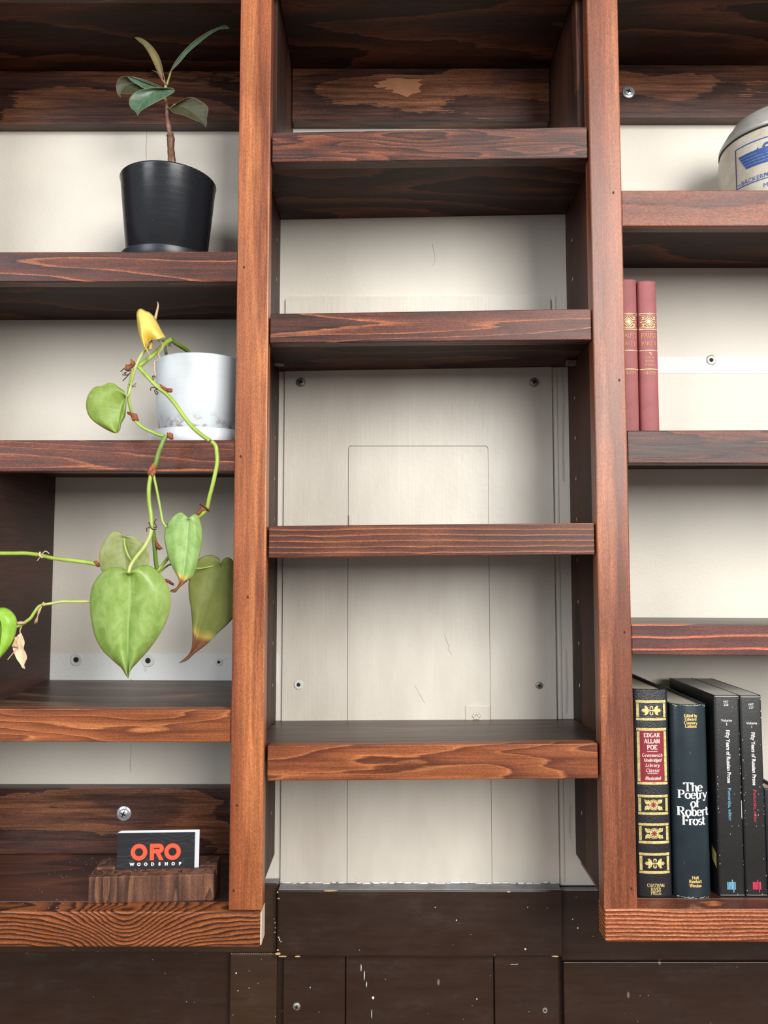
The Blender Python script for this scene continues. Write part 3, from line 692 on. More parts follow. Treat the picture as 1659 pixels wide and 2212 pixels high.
bm = bmesh.new(); lathe_bm(bm, [(0.0005, H * .86 + .010), (R1 * .9, H * .86 + .010), (R1 * .9, H * .86 + .004)], 32, capb=False)
frombm('soil', bm, M_SOIL, RP)
M_BARK = wood('rubber_plant_bark', 'z', (66, 46, 36), (110, 78, 58), (158, 118, 88), ringk=4, across=90, along=12, fine=.6, speck=.2, blotch=.6, randomize=False)
M_TWIG = simple('red_brown_twig', (126, 88, 76), 0.6, var=.3, vs=220, bump=.5)
M_GSTEM = simple('pale_green_stem', (136, 140, 84), 0.45, var=.12)
M_RPED = simple('pinkish_sheath', (150, 104, 84), 0.5, var=.12)
ptube('trunk', [(371, 440, .083), (371, 372, .083), (371, 345, .083), (369, 320, .083), (369, 298, .083), (367, 291, .083)], 8.5, M_BARK, RP, 14, 6, 7.6, lump=0.25)
ptube('stem', [(368, 296, .083), (365, 278, .081), (361, 250, .08), (360, 236, .08), (358, 222, .08)], 5.2, M_TWIG, RP, 10, 6, 4.0, lump=0.3)
ptube('stem', [(358.5, 224, .08), (357.5, 200, .08), (358, 184, .08)], 3.6, M_GSTEM, RP, 10, 5, 3.4, label='green upper stem')
M_RL_TOP = leafmat('rubber_leaf_upper', (66, 90, 70), (84, 108, 86), (138, 132, 98), (112, 134, 104), rough=0.32, trans=0.03, midw=.03)
M_RL_UND = leafmat('rubber_leaf_underside', (58, 58, 37), (68, 68, 44), (124, 96, 70), (96, 102, 58), rough=0.5, trans=0.08, midw=.03)
M_RL_OLV = leafmat('rubber_leaf_young_olive', (100, 92, 50), (116, 105, 58), (130, 98, 68), (140, 128, 78), rough=0.5, trans=0.1, midw=.03)
def rpx(x, y): return (240 + x * 0.16878, 40 + y * 0.16878)     # zoomed crop -> frame
def rl(lst): return [rpx(*p) for p in lst]
leaf('leaf', rpx(660, 770), rpx(300, 243), rl([(600, 690), (540, 560), (480, 440), (420, 350), (360, 265)]), rl([(665, 700), (655, 620), (610, 480), (530, 360), (440, 280), (360, 243)]), .075, M_RL_OLV, RP, fold=.004, tilt=-.01, mid=[rpx(560, 500)], ripple=0)
leaf('leaf', rpx(762, 680), rpx(1520, 125), rl([(790, 610), (860, 500), (960, 385), (1080, 275), (1250, 165), (1400, 100), (1460, 83)]), rl([(800, 640), (880, 560), (980, 440), (1100, 335), (1250, 215), (1380, 140), (1460, 112)]), .072, M_RL_TOP, RP, fold=.004, tilt=-.01, mid=[rpx(880, 520), rpx(1080, 310), rpx(1300, 165)], ripple=0)
ptube('petiole', [(*rpx(712, 850), .079), (*rpx(735, 780), .077), (*rpx(765, 675), .073)], 2.6, M_GSTEM, RP, 8, 6, 1.8)
ptube('sheath', [(*rpx(690, 830), .079), (*rpx(640, 760), .079), (*rpx(590, 690), .079), (*rpx(525, 665), .08)], 2.6, M_RPED, RP, 8, 6, 0.5)
ptube('sheath', [(*rpx(690, 840), .077), (*rpx(682, 780), .077), (*rpx(668, 692), .077)], 1.8, M_RPED, RP, 8, 6, 0.4)
leaf('leaf', rpx(690, 905), rpx(125, 1015), rl([(560, 860), (420, 805), (290, 755), (170, 738), (100, 770), (65, 860), (75, 950), (100, 990)]), rl([(600, 900), (460, 930), (300, 960), (200, 966), (120, 966), (112, 990)]), .095, M_RL_UND, RP, fold=.010, mid=[rpx(480, 870), rpx(280, 830), rpx(160, 880)], ripple=.0005)
leaf('leaf', rpx(690, 902), rpx(205, 745), rl([(640, 915), (540, 915), (440, 905), (340, 850), (260, 800)]), rl([(640, 870), (520, 820), (400, 775), (300, 748)]), .088, M_RL_TOP, RP, fold=.002, ripple=0, label='folded-over glossy upper side of the left leaf')
leaf('leaf', rpx(810, 915), rpx(342, 1245), rl([(770, 890), (640, 888), (480, 893), (330, 935), (245, 1010), (232, 1090), (260, 1150), (310, 1190), (330, 1225)]), rl([(800, 945), (700, 1005), (560, 1080), (460, 1135), (385, 1180), (352, 1220)]), .066, M_RL_TOP, RP, fold=.006, tilt=-.012, mid=[rpx(580, 920), rpx(420, 1060), rpx(350, 1160)], ripple=.0004)
ptube('petiole', [(*rpx(705, 1000), .078), (*rpx(750, 950), .074), (*rpx(800, 918), .068)], 2.6, M_GSTEM, RP, 8, 6, 1.8)
leaf('leaf', rpx(760, 1150), rpx(1212, 1395), rl([(850, 1080), (960, 1020), (1050, 1010), (1150, 1060), (1230, 1120), (1243, 1180), (1225, 1280), (1228, 1345), (1218, 1375)]), rl([(765, 1185), (820, 1215), (930, 1240), (1040, 1290), (1130, 1325), (1185, 1360)]), .07, M_RL_UND, RP, fold=.006, mid=[rpx(830, 1105), rpx(950, 1140), rpx(1090, 1230), rpx(1180, 1330)], ripple=.0004)
ptube('petiole', [(*rpx(720, 1140), .080), (*rpx(750, 1155), .076), (*rpx(820, 1098), .0685)], 2.4, M_GSTEM, RP, 8, 6, 2.0)

# philodendron in white pot
sz2 = l2[1](-0.22)
qY = 0.088; k = (qY - CAM.y) / F
qx = PX(438, 850, qY)
PH = root('potted_philodendron', 'trailing heartleaf philodendron with vines spilling from a white pot on the left shelf', 'plant', (qx, qY, sz2))
R1 = 100 * k; R0 = 88 * k; zt1 = PZ(786, qY); H = zt1 - sz2 - 0.008
bm = bmesh.new()
lathe_bm(bm, [(R0 - .003, 0), (R0, 0.002), (R0 + (R1 - R0) * .8, H * .45), (R1, H - .002), (R1 - .001, H), (R1 - .003, H), (R1 - .004, H - .004), (R0 + .002, H * 0.84)], 72)
bmesh.ops.translate(bm, verts=bm.verts, vec=(0, 0, 0.007)); frombm('pot', bm, M_WHITEPOT, PH, True)
bm = bmesh.new(); lathe_bm(bm, [(R0 + .009, 0), (R0 + .011, 0.001), (R0 + .014, 0.0195), (R0 + .012, 0.020), (R0 + .009, 0.005), (0.001, 0.005)], 64); frombm('saucer', bm, M_WSAUCER, PH, True)
bm = bmesh.new(); lathe_bm(bm, [(0.0005, H * .84 + .010), (R1 * .9, H * .84 + .010), (R1 * .9, H * .84 + .004)], 32, capb=False); frombm('soil', bm, M_SOIL, PH)
def vine(nm, c1_, c2_):
    b = NB(nm); c = b.obj(); n = b.noise(c, 55, 3, .5)
    b.set(Base_Color=b.mix(b.fr(n, .35, .65), lin(c1_), lin(c2_)), Roughness=.35)
    b.b.inputs['Subsurface Weight'].default_value = 0.15; b.b.inputs['Subsurface Radius'].default_value = (.002, .003, .001); b.b.inputs['Subsurface Scale'].default_value = 0.5
    b.bump(n, .1, .0005); return b.m
M_V = vine('green_vine', (146, 170, 62), (164, 190, 84)); M_VD = vine('deep_green_vine', (98, 126, 48), (116, 146, 60)); M_VL = vine('pale_petiole', (176, 188, 104), (192, 202, 124))
def C1(x, y): return (240 + x * 0.15673, 640 + y * 0.15673)
def C2(x, y): return (180 + x * 0.20494, 1080 + y * 0.20494)
def C3(x, y): return (x * 0.13559, 1160 + y * 0.13559)
def T(f, lst): return [(*f(x, y), Y) for x, y, Y in lst]
ptube('vine', T(C1, [(1140, 860, .07), (1060, 760, .06), (960, 690, .045), (860, 630, .03), (820, 605, .022)]), 4.6, M_VD, PH)
ptube('vine', T(C1, [(760, 800, .05), (748, 740, .035), (740, 690, .02)]), 3.6, M_VD, PH)
ptube('vine', T(C1, [(820, 600, .022), (760, 635, .012), (680, 720, .0), (580, 810, -.008), (480, 890, -.012), (385, 965, -.014)]), 4.8, M_V, PH)
ptube('vine', T(C1, [(365, 960, -.014), (450, 1050, -.014), (560, 1170, -.015), (650, 1260, -.016), (760, 1345, -.017), (880, 1480, -.019), (1000, 1650, -.021), (1130, 1810, -.023), (1260, 1920, -.025), (1360, 1990, -.026)]), 4.6, M_V, PH, 12)
ptube('vine', T(C1, [(1385, 2000, -.026), (1440, 2060, -.027), (1455, 2150, -.027)]) + [(469, 1000, -.027), (461, 1040, -.026), (452, 1075, -.025), (447, 1098, -.024), (437, 1110, -.023), (428, 1118, -.021)], 4.4, M_V, PH, 12)
ptube('petiole', T(C1, [(545, 700, -.012), (470, 740, -.02), (400, 840, -.026), (350, 950, -.028), (310, 1080, -.026), (275, 1220, -.022), (245, 1340, -.022), (212, 1385, -.022)]), 3.5, M_VL, PH, 10, 8, 2.2)
ptube('vine', T(C1, [(300, 1010, -.012), (270, 1150, -.014), (243, 1290, -.014), (245, 1430, -.014), (275, 1570, -.016), (330, 1710, -.018), (440, 1810, -.02), (560, 1870, -.022), (650, 1910, -.024), (735, 1930, -.026)]), 3.3, M_V, PH, 10)
ptube('vine', T(C1, [(760, 1925, -.026), (720, 1990, -.028), (685, 2080, -.029), (650, 2169, -.029)]) + [(337, 1000, -.029), (332, 1012, -.029)], 5.0, M_VD, PH, 10, label='thicker darker green vine')
ptube('vine', [(327, 1022, -.029), (322, 1050, -.03), (322, 1080, -.03), (326, 1110, -.03), (*C2(722, 290), -.03)], 4.6, M_V, PH, 10)
ptube('petiole', [(331, 1022, -.029), (337, 1050, -.031), (*C2(795, 0), -.032), (*C2(820, 140), -.034), (*C2(838, 230), -.034), (*C2(875, 285), -.033)], 3.0, M_V, PH, 10, 8, 2.4)
ptube('vine', T(C2, [(735, 320, -.026), (748, 450, -.022), (760, 600, -.018), (775, 730, -.014)]), 4.6, M_VD, PH, 10)
ptube('petiole', T(C2, [(720, 300, -.032), (700, 390, -.040), (640, 500, -.048), (560, 600, -.056), (500, 690, -.062), (478, 770, -.064)]), 4.4, M_VL, PH, 10, 8, 3.4)
ptube('vine', T(C2, [(780, 750, -.014), (840, 680, -.012), (900, 600, -.014)]), 3.8, M_V, PH, 10)
ptube('petiole', T(C2, [(800, 770, -.010), (860, 715, -.002), (925, 680, .008), (1050, 700, .022), (1200, 722, .034), (1330, 705, .042), (1440, 678, .048)]), 2.4, M_V, PH, 8, 8, 1.6)
ptube('petiole', T(C2, [(432, 395, -.030), (438, 480, -.034), (470, 580, -.036), (530, 660, -.034), (600, 690, -.030), (700, 720, -.022), (780, 745, -.014)]), 2.2, M_V, PH, 8, 8, 1.8)
ptube('vine', T(C3, [(-900, 300, -.05), (-300, 262, -.048), (0, 262, -.046), (200, 262, -.044), (420, 262, -.042), (620, 285, -.040), (780, 325, -.038), (950, 350, -.036), (1150, 375, -.034), (1350, 400, -.032), (1475, 420, -.030), (1590, 452, -.028)]), 4.4, M_V, PH, 12)
ptube('petiole', T(C3, [(1600, 1030, -.045), (1425, 1028, -.046), (1150, 1030, -.048), (980, 1030, -.05), (850, 1055, -.05), (700, 1075, -.05)]), 3.0, M_VL, PH, 10)
ptube('vine', T(C3, [(690, 1080, -.05), (620, 1110, -.05), (550, 1200, -.05), (490, 1290, -.05), (420, 1345, -.05), (330, 1405, -.05), (250, 1430, -.05)]), 3.4, M_V, PH, 10)
# nodes / dry sheaths / roots
M_DRY = simple('orange_brown_dry_sheath', (150, 84, 50), 0.7, var=.35, vs=180, bump=.6)
M_DRYP = simple('pale_tan_dry_leaf', (206, 172, 134), 0.7, var=.2, vs=120, bump=.6)
M_ROOT = simple('dark_aerial_root', (62, 36, 30), 0.7, var=.3)
M_ROOTP = simple('pale_aerial_root', (206, 178, 148), 0.6, var=.15)
def sheath(pts, Y, mat=M_DRY, name='dry_sheath', th=0.0022):
    """crumpled papery sheath from an outline"""
    bm = bmesh.new(); cx = sum(p[0] for p in pts) / len(pts); cy = sum(p[1] for p in pts) / len(pts)
    ring = catmull([Vector((p[0], p[1], 0)) for p in pts], 4, True); prev = None; off = Vector(PH.location)
    rings = []
    for s, yy in ((1.0, 0), (.72, -.6), (.4, -1.0), (.12, -.7)):
        r = []
        for i, q in enumerate(ring):
            jx = 1 + 0.25 * mnoise.noise(Vector((i * .7, s * 5, cx)))
            r.append(bm.verts.new(P(cx + (q.x - cx) * s * jx, cy + (q.y - cy) * s * jx, Y + th * yy + th * .6 * mnoise.noise(Vector((i * .9, s * 9, cy)))) - off))
        rings.append(r)
    n = len(ring)
    for a, b_ in zip(rings, rings[1:]):
        for i in range(n): bm.faces.new((a[i], a[(i + 1) % n], b_[(i + 1) % n], b_[i]))
    bm.faces.new(rings[-1])
    o = frombm(name, bm, mat, PH, True)
    sd = o.modifiers.new('thickness', 'SOLIDIFY'); sd.thickness = 0.0004
    return o
def S1(l): return [C1(*p) for p in l]
def S2(l): return [C2(*p) for p in l]
def S3(l): return [C3(*p) for p in l]
sheath(S1([(265, 870), (300, 880), (330, 920), (320, 970), (270, 1010), (230, 1045), (195, 1010), (200, 950), (240, 940), (285, 925)]), -.013)
sheath(S1([(670, 1210), (730, 1240), (790, 1275), (835, 1265), (850, 1300), (800, 1325), (730, 1300), (690, 1260)]), -.018)
sheath(S1([(225, 1590), (300, 1610), (350, 1625), (385, 1700), (350, 1730), (290, 1710), (270, 1650), (230, 1625)]), -.019)
sheath(S1([(770, 1880), (810, 1880), (850, 1890), (858, 1950), (850, 1975), (800, 1965), (770, 1920)]), -.029)
sheath([(328, 1002), (336, 1004), (337, 1018), (330, 1032), (320, 1026), (319, 1018)], -.031)
sheath(S2([(1250, 50), (1310, 75), (1320, 110), (1260, 120), (1200, 165), (1190, 150), (1225, 90)]), -.025)
sheath(S2([(745, 340), (770, 400), (800, 480), (840, 515), (800, 525), (770, 500), (755, 420)]), -.024)
sheath(S2([(110, 650), (140, 640), (165, 665), (170, 700), (140, 700)]), -.031)
sheath(S2([(855, 835), (900, 840), (950, 880), (950, 905), (900, 880), (860, 855)]), -.012)
sheath(S3([(275, 1355), (330, 1340), (390, 1350), (420, 1380), (340, 1395), (280, 1400)]), -.053, M_DRYP)
sheath(S3([(670, 1090), (655, 1160), (630, 1220), (600, 1300), (600, 1350), (570, 1380), (545, 1345), (590, 1270), (600, 1190), (640, 1120)]), -.052, M_DRYP)
def S1t(l, Y): return [(*C1(x, y), Y) for x, y in l]
def roots(lst, r, mat, name='aerial_root'):
    bm = bmesh.new(); off = Vector(PH.location)
    for pts in lst:
        c = catmull([P(x, y, Y) for x, y, Y in pts], 5); tube_bm(bm, [p - off for p in c], r, 5)
    return frombm(name, bm, mat, PH, True)
roots([S1t([(280, 1030), (200, 1010), (180, 995), (130, 1040)], -.014), S1t([(270, 1050), (220, 1085), (155, 1080)], -.014), S1t([(250, 1070), (205, 1120), (160, 1165)], -.014), S1t([(210, 1050), (180, 1060), (205, 1075)], -.014)], .0006, M_ROOT)
roots([S1t([(245, 1210), (290, 1240), (345, 1200)], -.018), S1t([(250, 1230), (300, 1250), (340, 1240)], -.018)], .0004, M_ROOT)
roots([S1t([(640, 1270), (570, 1255), (545, 1270), (548, 1300)], -.018), S1t([(640, 1280), (600, 1300), (625, 1355), (645, 1325), (620, 1310)], -.018), S1t([(590, 1150), (570, 1110), (600, 1100), (605, 1130)], -.018)], .0006, M_ROOT)
roots([S1t([(830, 610), (800, 680), (795, 695)], .02), S1t([(790, 650), (830, 690)], .02), S1t([(850, 580), (815, 600), (780, 580)], .02), S1t([(745, 620), (700, 605), (740, 630)], .02)], .0005, M_ROOT)
roots([S1t([(640, 600), (700, 650), (710, 710), (650, 790), (670, 840), (640, 880), (600, 900), (600, 970), (595, 1020), (615, 1070), (610, 1100)], -.016)], .0007, M_ROOTP)
roots([[(*C2(700, 290), -.033), (*C2(670, 300), -.034), (*C2(668, 335), -.034)], [(*C2(745, 290), -.033), (*C2(775, 285), -.034), (*C2(750, 240), -.034), (*C2(768, 200), -.034)], [(*C2(690, 235), -.033), (*C2(720, 300), -.036), (*C2(770, 310), -.033)]], .0006, M_ROOT)
roots([[(*C2(1230, 45), -.026), (*C2(1290, 80), -.029), (*C2(1325, 120), -.026)]], .0008, M_ROOT)
roots([[(*C3(660, 290), -.045), (*C3(720, 225), -.045), (*C3(785, 265), -.045)], [(*C3(620, 250), -.045), (*C3(650, 300), -.045), (*C3(590, 380), -.045)]], .0005, M_ROOTP)
roots([[(*C3(640, 240), -.045), (*C3(630, 290), -.047), (*C3(680, 330), -.045)]], .0011, M_ROOTP)
roots([[(*C3(700, 1040), -.054), (*C3(680, 1070), -.055), (*C3(710, 1095), -.054)]], .0009, M_DRYP)
# knob at yellow leaf petiole end
ptube('petiole', T(C1, [(545, 600, -.022), (548, 660, -.024), (538, 735, -.024)]), 3.6, simple('yellow_petiole_stub', (206, 178, 70), .5, var=.2, vs=200), PH, 10)
# leaves
GT, GL = (112, 158, 76), (132, 176, 96)
M_L6 = leafmat('heart_leaf_bright', (126, 158, 66), (158, 184, 104), (196, 204, 130), (164, 194, 116), rough=.34, trans=.12)
M_L5 = leafmat('heart_leaf_brown_tip', (136, 172, 88), (166, 198, 126), (196, 208, 130), (180, 208, 150), tip=.73, tipc=(166, 112, 74), rough=.34, trans=.12)
M_L8 = leafmat('heart_leaf_shaded', (138, 148, 76), (154, 162, 90), (112, 96, 60), (134, 148, 84), tip=.66, tipc=(150, 104, 74), rough=.45, trans=.35)
M_L7 = leafmat('heart_leaf_olive_back', (134, 146, 80), (158, 164, 108), (176, 170, 100), (176, 188, 118), rough=.45, trans=.15)
M_L1 = leafmat('heart_leaf_yellow_edge', (126, 152, 62), (150, 174, 84), (190, 198, 120), (172, 192, 106), rough=.4, trans=.12)
M_L0 = leafmat('yellowed_leaf', (234, 206, 92), (242, 220, 124), (232, 206, 130), (214, 176, 66), rough=.4, trans=.12, blot=(222, 190, 110))
M_L9 = leafmat('bright_lime_leaf', (136, 186, 52), (156, 202, 72), (206, 222, 130), (170, 208, 90), rough=.38, trans=.12)
leaf('leaf', C2(485, 785), C2(475, 1880), S2([(440, 730), (370, 710), (260, 720), (170, 790), (95, 910), (72, 1050), (80, 1250), (120, 1430), (200, 1580), (310, 1690), (400, 1770), (450, 1850)]),
     S2([(530, 720), (620, 690), (700, 695), (790, 760), (870, 860), (915, 980), (920, 1120), (880, 1270), (790, 1440), (680, 1590), (580, 1700), (500, 1790), (482, 1850)]), -.064, M_L6, PH, fold=-.010, tilt=.010, bulge=.008, mid=[C2(490, 1000), C2(470, 1400)], nb=18)
leaf('leaf', C2(1108, 205), C2(915, 965), S2([(1080, 160), (1020, 130), (940, 180), (875, 270), (853, 380), (870, 500), (900, 620), (950, 730), (1000, 820), (1008, 870), (985, 930), (930, 945)]),
     S2([(1140, 165), (1185, 150), (1225, 200), (1250, 300), (1250, 440), (1225, 580), (1190, 720), (1150, 810), (1100, 850), (1010, 925), (970, 972)]), -.036, M_L5, PH, fold=-.006, tilt=.004, bulge=.004, mid=[C2(1095, 400), C2(1070, 650), C2(1030, 870)])
leaf('leaf', C2(1445, 680), C2(1010, 1718), S2([(1430, 620), (1370, 585), (1300, 585), (1225, 620), (1150, 740), (1112, 860), (1115, 1010), (1140, 1180), (1152, 1400), (1148, 1520), (1120, 1640), (1060, 1690)]),
     S2([(1470, 630), (1520, 605), (1570, 630), (1620, 720), (1660, 850), (1665, 1000), (1620, 1180), (1530, 1300), (1420, 1400), (1300, 1520), (1180, 1610), (1090, 1690)]), .048, M_L8, PH, fold=.004, tilt=-.006, bulge=.003, mid=[C2(1370, 950), C2(1250, 1250), C2(1160, 1560)])
leaf('leaf', C2(428, 390), C2(470, 900), S2([(400, 350), (350, 330), (290, 350), (220, 440), (175, 540), (168, 640), (190, 740), (260, 840), (380, 890)]), S2([(460, 375), (530, 385), (600, 430), (660, 480), (692, 570), (685, 680), (640, 800), (560, 870)]), -.030, M_L7, PH, fold=.004, bulge=.003, mid=[C2(435, 620)])
leaf('leaf', (272, 857), (254, 935), [(268, 845), (258, 838), (246, 829), (235, 827), (226, 831), (218, 834), (205, 836), (192, 850), (186, 870), (189, 892), (200, 908), (220, 922), (243, 934)], [(273, 864), (272, 880), (270, 900), (262, 915), (259, 928)], -.024, M_L1, PH, fold=.003, bulge=.006, mid=[(262, 880), (257, 910)])
leaf('leaf', C1(585, 590), C1(545, 822), S1([(690, 590), (757, 565), (740, 540), (700, 480), (660, 400), (610, 310), (540, 230), (470, 200), (415, 172), (375, 185), (352, 235), (355, 320), (370, 450), (400, 570), (440, 670), (480, 730)]), S1([(555, 600), (520, 615), (495, 660), (490, 720), (515, 780)]), -.020, M_L0, PH, fold=-.004, bulge=.014, mid=[C1(500, 640), C1(500, 740)])
ptube('leaf_spear', T(C1, [(605, 320, -.008), (625, 240, -.008), (645, 150, -.008), (648, 110, -.008), (638, 78, -.008)]), 3.4, M_DRYP, PH, 8, 6, 0.8)
leaf('leaf', C3(-130, 1250), C3(-60, 2010), S3([(-150, 1160), (-230, 1140), (-330, 1210), (-380, 1400), (-340, 1650), (-220, 1850)]), S3([(-60, 1150), (60, 1125), (150, 1160), (230, 1240), (270, 1350), (262, 1480), (210, 1640), (130, 1780), (40, 1890), (-20, 1960)]), -.055, M_L9, PH, fold=-.004, bulge=.006, mid=[C3(-110, 1600)])
leaf('dry_leaf', C3(335, 1530), C3(400, 2100), S3([(280, 1570), (255, 1640), (215, 1700), (205, 1770), (230, 1860), (270, 1950), (320, 2020), (355, 2080)]), S3([(360, 1590), (390, 1680), (375, 1780), (410, 1850), (428, 1930), (400, 2000), (378, 2060)]), -.05, simple('papery_tan_leaf', (226, 200, 164), .7, var=.12, vs=90, bump=.5), PH, fold=.003, ripple=.001, mid=[C3(330, 1800)])
sheath(S3([(240, 1600), (290, 1590), (270, 1660), (290, 1760), (250, 1780), (180, 1745), (210, 1680)]), -.053, M_DRYP, 'dry_leaf')
roots([[(*C3(345, 1430), -.05), (*C3(320, 1480), -.05), (*C3(322, 1530), -.05)], [(*C3(270, 1770), -.053), (*C3(200, 1860), -.053), (*C3(122, 1955), -.053)]], .0006, M_ROOTP)
# ------------------------------------------------------------ lettering
def text(s, cx, cz, h, mat, parent, y, rot=0.0, bold=0.0, sx=1.0, shear=0.0, name='lettering', space=1.0, align='CENTER', ext=0.00015, bend=None, loc_off=(0, 0)):
    """flat lettering standing in the XZ plane facing -Y, built in parent's local frame. h = cap height"""
    cu = bpy.data.curves.new(name, 'FONT'); cu.body = s; cu.size = h / 0.73; cu.align_x = align; cu.align_y = 'CENTER'
    cu.offset = bold; cu.shear = shear; cu.space_character = space; cu.resolution_u = 3
    t = bpy.data.objects.new('tmp', cu); COL.objects.link(t); bpy.context.view_layer.update()
    dg = bpy.context.evaluated_depsgraph_get(); me = bpy.data.meshes.new_from_object(t.evaluated_get(dg))
    bpy.data.objects.remove(t); me.name = name
    R = Matrix.Rotation(rot, 3, 'Y')
    for v in me.vertices:
        p = Vector((v.co.x * sx, 0, v.co.y)); p = R @ p; p += Vector((cx, 0, cz)); p.y = y(p.x) if callable(y) else y
        v.co = p
    me.materials.clear()
    return link(name, me, mat, parent)
